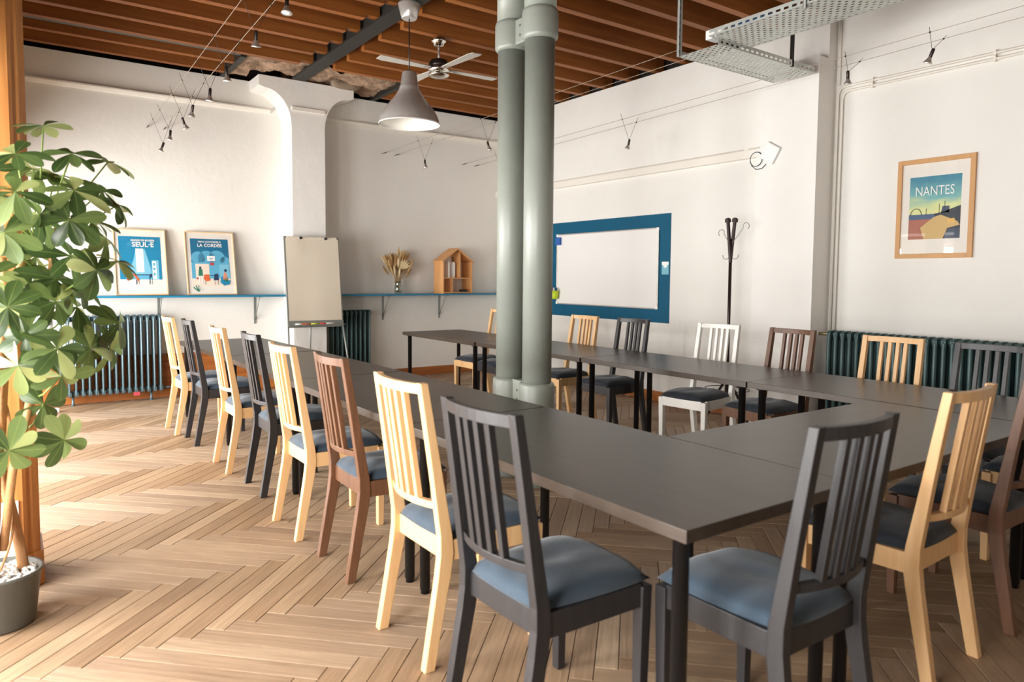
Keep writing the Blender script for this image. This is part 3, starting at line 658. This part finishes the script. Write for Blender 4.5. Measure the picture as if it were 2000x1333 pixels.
for x in (-.14, .16): MB().lathe([(.016, 0), (.016, .02), (.008, .026)], 10, M=TB @ Matrix.Translation((x, -.006, 1.0)) @ Matrix.Rotation(PI / 2, 4, 'X')).build('clip_knob', rubber, fc)
MB().box(-.335, .335, -.055, 0, -.035, -.028).box(-.335, .335, -.058, -.052, -.035, -.024).box(-.335, .335, -.006, 0, -.06, .012).build('pen_tray', greym, fc, loc=(0, 0, .83))
MB().tube([(-.325, .01, .84), (-.33, -.04, 0)], .011, 8).build('leg', greym, fc); MB().tube([(.325, .01, .84), (.43, -.04, 0)], .011, 8).build('leg', greym, fc); MB().tube([(-.04, .05, 1.2), (-.02, .19, 0)], .011, 8).build('leg', greym, fc)
for x, cm, c in ((-.20, 'white', (240, 240, 236)), (-.13, 'orange', (222, 110, 60)), (-.02, 'yellow', (206, 204, 60)), (.09, 'red', (190, 50, 44)), (.16, 'ivory', (232, 226, 214))):
    tag(MB().tube([(-.055, 0, 0), (.055, 0, 0)], .009, 8).build('marker', plain('flip_marker_' + cm, c), loc=(2.95 + x, 8.16 - .03, .812)), cm + ' marker lying in the flip chart pen tray', 'marker', 'markers in the flip chart tray')

# ------------------------------------------------------------------ vase, dried flowers, wooden house
vs_ = thing('glass_vase', 'clear glass vase of dried flowers on the teal shelf', 'vase', (4.245, YB - .14, SZ))
MB().lathe([(.036, 0), (.046, .012), (.050, .05), (.046, .10), (.038, .135), (.046, .165), (.043, .165), (.035, .135), (.042, .10), (.046, .05), (.042, .016), (.0, .012)], 20).build('glass_body', vaseglass, vs_)
df = thing('dried_bouquet', 'beige dried flower bouquet spreading out of the glass vase', 'dried flowers', (4.245, YB - .14, SZ + .02))
straw = [plain('straw', (214, 182, 130), .8), plain('straw_dark', (170, 128, 78), .8), plain('straw_pale', (236, 214, 170), .8)]
for i in range(76):
    a = random.uniform(0, 2 * PI); sp = random.uniform(.02, .19); h = random.uniform(.36, .57); tip = (sp * math.cos(a) * 1.1 - .01, sp * math.sin(a) * .45, h - sp * .5)
    k = MB(); k.tube([(math.cos(a) * .012, math.sin(a) * .012, 0), (tip[0] * .3, tip[1] * .3, h * .45), tip], [.0016, .0016, .001], 5)
    d = Vector((tip[0] * .7, tip[1] * .7, h * .5)).normalized(); q = d.to_track_quat('Z', 'Y').to_matrix().to_4x4()
    k.lathe([(.001, -.10), (.011, -.05), (.015, -.01), (.009, .035), (.001, .06)], 6, M=Matrix.Translation(tip) @ q)
    k.build('dried_stem', straw[i % 3], df)
for i in range(7):                                                       # pale fan leaf
    a = -.5 + i * .27; M = Matrix.Translation((.03, -.05, .30)) @ Matrix.Rotation(a, 4, 'Y')
    MB().add([(0, 0, 0), (-.02, -.004, .08), (0, -.010, .15), (.02, -.004, .08)], [(0, 1, 2), (0, 2, 3)], M=M).build('fan_leaf', straw[2], df)
for dx, dz in ((.17, .08), (-.13, .05), (.12, .14)): MB().tube([(0, 0, .18), (dx * .6, -.02, .32 + dz * .4), (dx * 1.25, -.03, .38 + dz)], [.002, .003, .001], 5).build('grass_blade', straw[1], df)
hs = thing('house_shelf', 'small pine shelf shaped like a gabled house on the teal shelf', 'shelf', (5.09, YB - .155, SZ), math.radians(11))
W2, D2, E2, A2 = .27, .10, .44, .615; th = .014
MB().box(-W2, -W2 + th, -D2, D2, 0, E2).build('side_panel', pinewood, hs); MB().box(W2 - th, W2, -D2, D2, 0, E2).build('side_panel', pinewood, hs)
MB().box(-W2 + th, W2 - th, -D2, D2, .004, .02).build('bottom_board', pinewood, hs); MB().box(-W2 + th, W2 - th, -D2 + .01, D2, .205, .218).build('shelf_board', pinewood, hs)
MB().box(.04, .053, -D2 + .01, D2, .218, .575).build('divider', pinewood, hs); MB().box(-.10, -.087, -D2 + .01, D2, .02, .205).build('divider', pinewood, hs)
MB().prism([(-W2 - .02, E2 - .012), (-W2 - .02, E2 + .006), (0, A2 + .012), (0, A2 - .006)], 'y', -D2 - .004, D2).build('roof_panel', pinewood, hs); MB().prism([(W2 + .02, E2 - .012), (W2 + .02, E2 + .006), (0, A2 + .012), (0, A2 - .006)], 'y', -D2 - .004, D2).build('roof_panel', pinewood, hs)
Hm = Matrix.Translation((5.09, YB - .155, SZ)) @ Matrix.Rotation(math.radians(11), 4, 'Z')
bt = thing('pump_bottle', 'white pump bottle standing inside the wooden house shelf', 'bottle', tuple(Hm @ Vector((-.025, -.02, .218))))
MB().lathe([(.028, 0), (.031, .004), (.031, .20), (.026, .215), (.012, .222)], 16).build('body', plastic_w, bt); pu = MB().lathe([(.012, .222), (.012, .245), (.005, .246), (.005, .27)], 10).build('pump', rubber, bt); MB().box(-.03, .008, -.007, .007, .268, .28).build('nozzle', rubber, pu)
tag(MB().box(-.012, .012, -.06, .06, 0, .21).build('white_box', matboard, loc=tuple(Hm @ Vector((-.13, -.01, .2185)))), 'narrow white box beside the pump bottle in the wooden house', 'box')
tag(MB().box(-.05, .05, -.03, .03, 0, .035).build('black_case', rubber, loc=tuple(Hm @ Vector((.15, -.04, .0205))), bevel=.008), 'small black case on the floor of the wooden house', 'case')

# ------------------------------------------------------------------ coat stand
cr = thing('coat_stand', 'dark brown wooden coat stand with curled hooks against the long wall', 'coat stand', (5.56, 4.31, 0))
MB().tube([(0, 0, .05), (0, 0, 1.75)], .015, 10).build('pole', rackm, cr)
for s in (-1, 1): MB().box(-.013, .013, -.012, .012, 0, .42).build('fork', rackm, cr, bevel=.003, loc=(s * .013, s * .012, 1.53), rot=(s * .105, 0, 0)); MB().box(-.018, .018, -.02, .02, 0, .035).build('fork_tip', rackm, cr, loc=(s * .013, s * -.028, 1.905), rot=(s * .105, 0, 0))
def curl(sgn, z, L, up):
    pts = [(0, 0, z), (0, sgn * L * .5, z + up * .5), (0, sgn * L * .9, z + up)]
    for k in range(7): a = PI * .9 - k * .62; pts.append((0, sgn * (L * .9 + .03 + .034 * math.cos(a)), z + up + .01 + .034 * math.sin(a)))
    return MB().tube(pts, .0035, 6)
for sgn, L, up in ((1, .09, .10), (-1, .15, .15)): curl(sgn, 1.70, L, up).build('hook', greym, cr)
for sgn in (1, -1):
    MB().tube([(0, 0, 1.62)] + [(0, sgn * (.05 - .04 * math.cos(a)), 1.60 - .04 * math.sin(a)) for a in [k * PI / 6 for k in range(7)]], .0035, 6).build('hook', greym, cr)
ring = [(.17 * math.cos(2 * PI * k / 24), .22 * math.sin(2 * PI * k / 24), .33) for k in range(25)]
MB().tube(ring, .004, 6).build('umbrella_ring', rackm, cr)
for k in range(4):
    a = PI / 4 + k * PI / 2; MB().tube([(0, 0, .45), (.09 * math.cos(a), .09 * math.sin(a), .28), (.2 * math.cos(a), .2 * math.sin(a), .012)], .012, 8).build('foot', rackm, cr)

# ------------------------------------------------------------------ wifi box with cable, wall pipes
rt = thing('wifi_box', 'white wifi box tilted on the pilaster with a looped dark cable', 'wifi box', (5.66, 3.98, 2.515))
rt.rotation_euler = (.55, 0, 0)
MB().box(-.03, 0, -.085, .07, -.08, .08).build('housing', plastic_w, rt, bevel=.012)
lp = [(5.655, 4.02, 2.42), (5.652, 4.06, 2.385), (5.65, 4.12, 2.38), (5.65, 4.17, 2.42), (5.65, 4.19, 2.47)] + [(5.65, 4.125 + .065 * math.cos(a), 2.475 + .065 * math.sin(a)) for a in [k * PI / 8 for k in range(0, 17)]]
tag(MB().tube(lp, .0035, 6).build('looped_cable', cablenavy), 'dark looped cable hanging from the white wifi box', 'cable')
tag(MB().box(-.03, 0, -.03, .03, -.04, .04).build('wall_hook', plastic_w, loc=(XR, 4.42, 2.60), bevel=.006), 'small white fitting on the moulding beside the wifi box', 'fitting')
for dy, dz, lb in ((.0, .0, 'upper white wall pipe bending down beside the pilaster'), (.042, -.042, 'lower white wall pipe bending down beside the pilaster')):
    y0 = 3.50 - dy * .9; zt = 3.03 + dz
    pts = [(XR - .02, YF, zt), (XR - .02, y0 - .06, zt), (XR - .02, y0 - .02, zt - .015), (XR - .02, y0, zt - .06), (XR - .02, y0, .9 if dy == 0 else .15)]
    pc = thing('wall_pipe', lb, 'pipe', (0, 0, 0)); MB().tube(pts, .011, 8).build('pipe', trimpaint, pc)
    for y in (3.2, 2.3): MB().box(XR - .035, XR, y - .008, y + .008, zt - .02, zt + .02).build('pipe_clip', trimpaint, pc)
tag(MB().tube([(XR - .015, 3.50, 3.05), (XR - .015, 3.50, 3.63)], .012, 8).build('wall_pipe', trimpaint), 'short white riser pipe running up beside the pilaster top', 'pipe')

# ------------------------------------------------------------------ cable trays
def tray(label, x0, x1, y0, y1, z, along):
    o = thing('cable_tray', label, 'cable tray', (0, 0, 0)); b = MB()
    L0, L1, w0, w1 = (x0, x1, y0, y1) if along == 'x' else (y0, y1, x0, x1)
    def q(a0, a1, c0, c1):
        if along == 'x': b.poly([(a0, c0, z), (a1, c0, z), (a1, c1, z), (a0, c1, z)])
        else: b.poly([(c0, a0, z), (c1, a0, z), (c1, a1, z), (c0, a1, z)])
    nr = int((w1 - w0) / .034); rw = (w1 - w0) / nr; ps = .05; n = int((L1 - L0) / ps)
    for r in range(nr):
        c0 = w0 + r * rw; q(L0, L1, c0, c0 + rw * .34); q(L0, L1, c0 + rw * .66, c0 + rw); off = (r % 2) * .5
        for k in range(n + 1):
            a0 = max(L0, L0 + (k + off - .5) * ps); a1 = min(L1, L0 + (k + off) * ps + .004)
            if a1 > a0: q(a0, a1, c0 + rw * .34, c0 + rw * .66)
    b.build('perforated_base', galv, o)
    for c in (w0, w1):
        s = MB(); ln = L0
        s.box(*((L0, L1, c - .002, c + .002) if along == 'x' else (c - .002, c + .002, L0, L1)), z, z + .012); s.box(*((L0, L1, c - .002, c + .002) if along == 'x' else (c - .002, c + .002, L0, L1)), z + .028, z + .05)
        k = L0
        while k < L1 - .03:
            s.box(*((k, k + .025, c - .002, c + .002) if along == 'x' else (c - .002, c + .002, k, k + .025)), z + .012, z + .028); k += .06
        s.build('side_rail', galv, o)
    return o
ta = tray('short perforated steel tray reaching across to the pilaster', 4.32, 5.56, 3.51, 3.90, 3.10, 'x')
tb = tray('long perforated steel tray hanging overhead and leaving the picture top', 4.22, 4.66, -1.0, 3.51, 3.13, 'y')
for x, y in ((4.33, 3.90), (4.22, 2.75)):
    k = MB().box(-.018, .018, -.003, .003, 0, .55).box(-.018, -.014, -.018, .0, 0, .55).box(.014, .018, -.018, 0, 0, .55)
    for j in range(9): k.box(-.006, .006, -.005, .005, .03 + j * .055, .055 + j * .055, 1)
    k.build('hanger', [galv, voidm], ta if y > 3 else tb, loc=(x, y, 3.10))
MB().box(-.012, .012, -.012, .012, 0, .55).build('hanger', steel, ta, loc=(5.25, 3.52, 3.10))
tag(MB().box(-.06, .06, -.09, .09, 0, .07).build('junction_box', plastic_w, loc=(4.45, 3.60, 3.185), bevel=.006), 'white junction box lying on the perforated cable tray', 'junction box')
tag(MB().tube([(4.30, 3.50, 3.155), (4.27, 3.3, 3.165), (4.27, 3.1, 3.165), (4.34, 2.6, 3.15), (4.36, 1.2, 3.15), (4.36, -.8, 3.15)], .013, 8).build('blue_cable', plain('cable_blue', (70, 110, 160))), 'blue cable lying along the rim of the overhead tray', 'cable')

# ------------------------------------------------------------------ pendant lamp + ceiling fan
pd = thing('pendant_lamp', 'brushed aluminium bell pendant lamp hanging from the steel beam', 'lamp', (2.80, 5.477, 0))
MB().lathe([(.058, 3.515), (.066, 3.525), (.094, 3.63), (.092, 3.643), (.02, 3.645)], 32).build('canopy', lampalu, pd)
MB().tube([(0, 0, 3.08), (0, 0, 3.52)], .005, 6).build('cord', rubber, pd)
prof = [(.012, 3.085), (.052, 3.083), (.06, 3.075), (.076, 2.965), (.083, 2.96), (.083, 2.945), (.099, 2.912), (.124, 2.876), (.155, 2.838), (.185, 2.80), (.21, 2.765), (.231, 2.728), (.246, 2.69), (.253, 2.655)]
MB().lathe(prof, 48, caps=False).build('shade', lampalu, pd)
MB().lathe([(.253, 2.652), (.251, 2.652)] + [(r - .006, z - .004) for r, z in prof[::-1][:7]] + [(.07, 2.935), (.0, 2.94)], 40, caps=False).build('shade_lining', lampwhite, pd)
MB().lathe([(.256, 2.648), (.256, 2.658), (.248, 2.658), (.248, 2.648), (.256, 2.648)], 40, caps=False).build('rim', lampwhite, pd)
MB().sphere((0, 0, 2.80), (.04, .04, .06), 14, 8).build('bulb', lampwhite, pd)
fn = thing('ceiling_fan', 'four bladed grey ceiling fan with chrome hub under the joists', 'ceiling fan', (3.437, 6.11, 0))
MB().lathe([(.012, 3.575), (.045, 3.58), (.05, 3.60), (.072, 3.615), (.072, 3.63), (.055, 3.66), (.0, 3.665)], 24).build('canopy', chrome, fn)
MB().lathe([(.011, 3.42), (.011, 3.58)], 10).build('rod', alu, fn)
MB().lathe([(.03, 3.46), (.08, 3.44), (.098, 3.40), (.09, 3.375)], 24).build('motor_cover', darkmetal, fn)
MB().lathe([(.092, 3.375), (.098, 3.345), (.06, 3.335), (.06, 3.315), (.098, 3.312), (.10, 3.30), (.07, 3.285), (.0, 3.28)], 24).build('hub', chrome, fn)
for k, a in enumerate((181, 273, 357, 93)):
    M = Matrix.Rotation(math.radians(a), 4, 'Z') @ Matrix.Translation((0, 0, 3.36)) @ Matrix.Rotation(.06, 4, 'X')
    MB().prism([(.10, -.035), (.57, -.062), (.63, -.045), (.63, .055), (.57, .062), (.10, .035)], 'z', -.004, .004, M=M).build('blade', fangrey, fn, bevel=.002)
    MB().box(.06, .16, -.02, .02, -.008, -.003, M=M).build('blade_arm', chrome, fn)

# ------------------------------------------------------------------ low-voltage cable spots
def cable(label, p0, p1, sag=.0):
    p0, p1 = Vector(p0), Vector(p1); pts = []
    for i in range(13):
        t = i / 12; p = p0.lerp(p1, t); p.z -= sag * 4 * t * (1 - t); pts.append(p)
    o = thing('suspension_cable', label, 'cable', (0, 0, 0), 0, 'taut lighting cables'); MB().tube(pts, .0022, 6).build('wire', wirem, o)
    d = (p1 - p0).normalized(); MB().tube([p0 + d * .03, p0 + d * .05, p0 + d * .12, p0 + d * .14], [.002, .0055, .0055, .002], 8).build('turnbuckle', darkmetal, o)
    MB().tube([p0, p0 + d * .03], .004, 6).build('anchor', darkmetal, o)
    return (p0, p1)
cA = (cable('taut lighting cable above the plant, left of its twin', (1.295, YB, 2.98), (1.17, YF, 3.30)), cable('taut lighting cable above the plant, right of its twin', (1.464, YB, 2.98), (1.36, YF, 3.30)))
cB = (cable('taut lighting cable passing behind the pendant lamp, upper one', (4.086, YB, 2.99), (4.34, 3.9, 3.16)), cable('taut lighting cable passing behind the pendant lamp, lower one', (4.264, YB, 2.985), (4.54, 3.9, 3.15)))
cC = (cable('taut lighting cable along the long wall, upper one', (5.316, YB, 2.966), (5.18, YF, 3.17)), cable('taut lighting cable along the long wall, lower one', (5.522, YB, 2.964), (5.38, YF, 3.165)))
def spot(pair, y, drop, label, lean=0.0, side=0.0):
    q = []
    for p0, p1 in pair:
        t = (y - p0.y) / (p1.y - p0.y); q.append(p0.lerp(p1, t))
    c = (q[0] + q[1]) / 2; h = Vector((c.x + side, y + lean, c.z - drop))
    o = thing('spot_lamp', label, 'spot lamp', tuple(h), 0, 'small spot lamps on the lighting cables')
    for p in q:
        d = (p - h); sw = MB().tube([(0, 0, .02), d, d * 1.25], .0016, 5).build('support_wire', darkmetal, o); MB().sphere(d, .007, 8, 5).build('clamp', darkmetal, sw)
    rt_ = (random.uniform(-.4, .4), random.uniform(-.4, .4), 0)
    MB().lathe([(.009, .03), (.012, .02), (.012, -.03), (.009, -.035)], 10).build('socket', darkmetal, o, rot=rt_)
    s = MB().lathe([(.012, -.03), (.018, -.045), (.028, -.062), (.032, -.07), (.028, -.07), (.016, -.05)], 14, caps=False).build('reflector', alu, o, rot=rt_)
    MB().lathe([(.029, -.068), (.015, -.071), (.001, -.072)], 14).build('lens', lensm, s)
for y, d, lb in ((4.10, .20, 'first spot lamp, at the very top beside the joists'), (4.70, .20, 'small spot lamp silhouetted on the dark joists'), (5.50, .22, 'small spot lamp against the rough masonry gap'), (6.10, .24, 'spot lamp on a slanted holder left of the capital'), (6.72, .22, 'white faced spot lamp third before the wall anchors'), (7.20, .24, 'white faced spot lamp second before the wall anchors'), (7.90, .22, 'dark little spot lamp next to the wall anchors'), (8.35, .26, 'lowest spot lamp hanging closest to the grey wall')):
    spot(cA, y, d, lb, random.uniform(-.04, .04))
spot(cB, 7.85, .24, 'dark spot lamp hanging just below the pendant lamp'); spot(cB, 6.55, .25, 'dark spot lamp hanging between pendant lamp and columns')
spot(cC, 5.50, .22, 'dark spot lamp hanging above the whiteboard'); spot(cC, 7.9, .20, 'tiny spot lamp beside the room corner left of the columns'); spot(cC, 3.06, .13, 'dark spot lamp hanging right beside the pilaster top', side=-.06); spot(cC, 2.45, .13, 'dark spot lamp above the framed city picture', side=-.06)

# ------------------------------------------------------------------ timber post
po = thing('timber_post', 'varnished timber post with grooved corner behind the potted plant', 'post', (-.09, 3.84, 0))
pf = [(-.175, -.13), (-.13, -.175), (.115, -.175), (.128, -.165), (.128, -.155), (.14, -.142), (.15, -.142), (.16, -.13), (.175, -.115), (.175, .13), (.13, .175), (-.13, .175), (-.175, .13)]
MB().prism(pf, 'z', .14, 3.645).build('shaft', postwood, po)
MB().prism([(x * 1.06, y * 1.06) for x, y in pf], 'z', 0, .15).build('plinth', postwood, po)
MB().box(-.02, .10, -.183, -.176, .15, .40).build('socket_plate', plastic_w, po, bevel=.002)

# ------------------------------------------------------------------ potted plant
pt = thing('potted_plant', 'umbrella tree with braided trunks in a grey pot beside the timber post', 'plant', (-.065, 3.36, 0))
MB().lathe([(.0, .004), (.115, .004), (.12, .01), (.143, .20), (.150, .205), (.150, .215), (.140, .215), (.135, .19), (.0, .185)], 32).build('pot', potm, pt)
b = MB(); random.seed(3)
for i in range(220):
    a = random.uniform(0, 2 * PI); r = .13 * math.sqrt(random.random()); b.sphere((r * math.cos(a), r * math.sin(a), .19 + random.uniform(0, .012)), (random.uniform(.008, .014), random.uniform(.008, .014), .008), 6, 4)
o = b.build('pebbles', pebble, pt); o['kind'] = 'stuff'
trunks = []
for k in range(3):
    ph = k * 2 * PI / 3; pts = []; rs = []
    for i in range(16):
        z = .18 + 1.25 * i / 15; a = ph + z * 3.2; rr = .045 + .01 * math.sin(z * 5 + k)
        pts.append((rr * math.cos(a) + (.04 + .10 * max(0, z - .6)) * (k == 0) - .03 * (k == 2), rr * math.sin(a), z)); rs.append(.021 - .006 * i / 15)
    trunks.append(pts); MB().tube(pts, rs, 10).build('trunk', bark, pt)
MB().tube([(.02, -.02, .30), (.06, -.04, .62), (.11, -.06, .82), (.15, -.05, 1.05), (.20, -.03, 1.35), (.22, -.02, 1.55)], [.016, .016, .015, .013, .011, .008], 10).build('branch', bark, pt)
for k in range(2):
    MB().tube([(.055 * math.cos(z * 8 + k * 3), .055 * math.sin(z * 8 + k * 3), z) for z in [.19 + .025 * i for i in range(30)]], .005, 6).build('vine', bark, pt)
# leaflets
def leaflet(L, W):
    b = MB(); n = 9; vs = []
    for i in range(n + 1):
        t = 1 - (1 - i / n) ** 1.25; wv = W * (math.sin(PI * min(1, t ** 1.75)) ** .55 if 0 < t < 1 else 0) ; wv = max(wv, .0015); zc = -.16 * L * t * t
        for s in (-1, 0, 1): vs.append((L * t, s * wv * .5, zc + (.10 * wv if s else 0)))
    fs = []
    for i in range(n):
        for s in range(2): a = i * 3 + s; fs.append((a, a + 3, a + 4, a + 1))
    b.add(vs, fs, smooth=True); me = b.mesh('leaf', leafm)
    # keep the upper side as front face
    if me.polygons[6].normal.z < 0:
        bm = bmesh.new(); bm.from_mesh(me); bmesh.ops.reverse_faces(bm, faces=bm.faces); bm.to_mesh(me); bm.free()
    return me
LF = [leaflet(.122, .054), leaflet(.108, .049), leaflet(.094, .044), leaflet(.128, .052)]
# leaf cluster centres: x, z measured in the plane of the trunk, y offset gives depth
RS = [(85, 245, .0), (140, 300, -.05), (212, 315, .05), (30, 300, -.2), (30, 375, -.25), (145, 372, -.15), (78, 420, -.2), (200, 372, .05), (135, 430, -.22), (8, 455, -.28), (208, 465, -.05), (232, 400, .1), (138, 500, -.15), (188, 528, -.18), (110, 545, -.05), (50, 655, -.2), (108, 590, -.1), (60, 560, -.05), (15, 600, -.2), (112, 682, -.22), (176, 680, .0), (232, 632, .1), (35, 715, -.22), (215, 682, .08), (120, 735, -.15), (70, 500, .05), (110, 340, .1), (180, 430, .1), (40, 470, .1), (150, 600, .1), (125, 860, -.12), (18, 880, -.25), (85, 790, .0), (-20, 540, -.1), (160, 560, .15), (-15, 380, .0), (230, 510, .0), (65, 330, .05)]
random.seed(21); nl = 0
def unproj(px, py, y):
    d = F_ * 1391.66 + R_ * (px - 1000) - U_ * (py - 630.92); t = y / d.y
    return Vector((0, 0, 1.37)) + d * t
org = Vector((-.065, 3.36, 0)); crown = Vector((.02, 3.33, 1.35))
for ci, (px, py, dy) in enumerate(RS):
    c = unproj(px, py, 3.28 + dy) - org
    base = Vector((.06 + .25 * max(0, min(1, (c.z - .5))) * .4, 0, max(.7, min(1.5, c.z - .12))))
    MB().tube([base, (base + c) / 2 + Vector((0, 0, -.02)), c], [.004, .0035, .003], 6).build('leaf_stalk', mats := plain('stalk_%d' % ci, (120, 140, 66)) if ci == 0 else MATS['stalk_0'], pt)
    ax = ((c - (crown - org)) * Vector((1, 1, .6)) + Vector((0, -.22, .22))).normalized()
    ax = (ax + Vector((random.uniform(-.35, .35), random.uniform(-.35, .2), random.uniform(-.2, .35)))).normalized()
    q = ax.to_track_quat('Z', 'Y').to_matrix(); nlf = random.choice((7, 7, 8, 8)); a0 = random.uniform(0, 6)
    for k in range(nlf):
        if nl >= 298: break
        a = a0 + 2 * PI * k / nlf + random.uniform(-.15, .15); dr = random.uniform(-.15, .45)
        M = q @ Matrix.Rotation(a, 3, 'Z') @ Matrix.Rotation(dr, 3, 'Y') @ Matrix.Rotation(random.uniform(-.3, .3), 3, 'X')
        s = random.uniform(.82, 1.12)
        o = link('leaf', random.choice(LF), pt); o.matrix_local = Matrix.Translation(c) @ M.to_4x4() @ Matrix.Scale(s, 4); nl += 1

# ------------------------------------------------------------------ small things on the floor
ps = thing('power_strip', 'white power strip lying on the floor beside the radiator', 'power strip', (.26, 8.30, 0), .2)
MB().box(-.12, .12, -.03, .03, 0, .04).build('body', plastic_w, ps, bevel=.006)
MB().tube([(-.12, 0, .02), (-.2, .1, .01), (-.1, .3, .15), (-.05, .45, .35)], .004, 6).build('cord', plastic_w, ps)
tag(MB().box(-.03, .03, -.004, .004, -.02, .02).build('red_tag', plain('tag_red', (178, 66, 76)), loc=(1.10, YB - .245, .09)), 'small red tag hanging under the blue-grey radiator', 'tag')
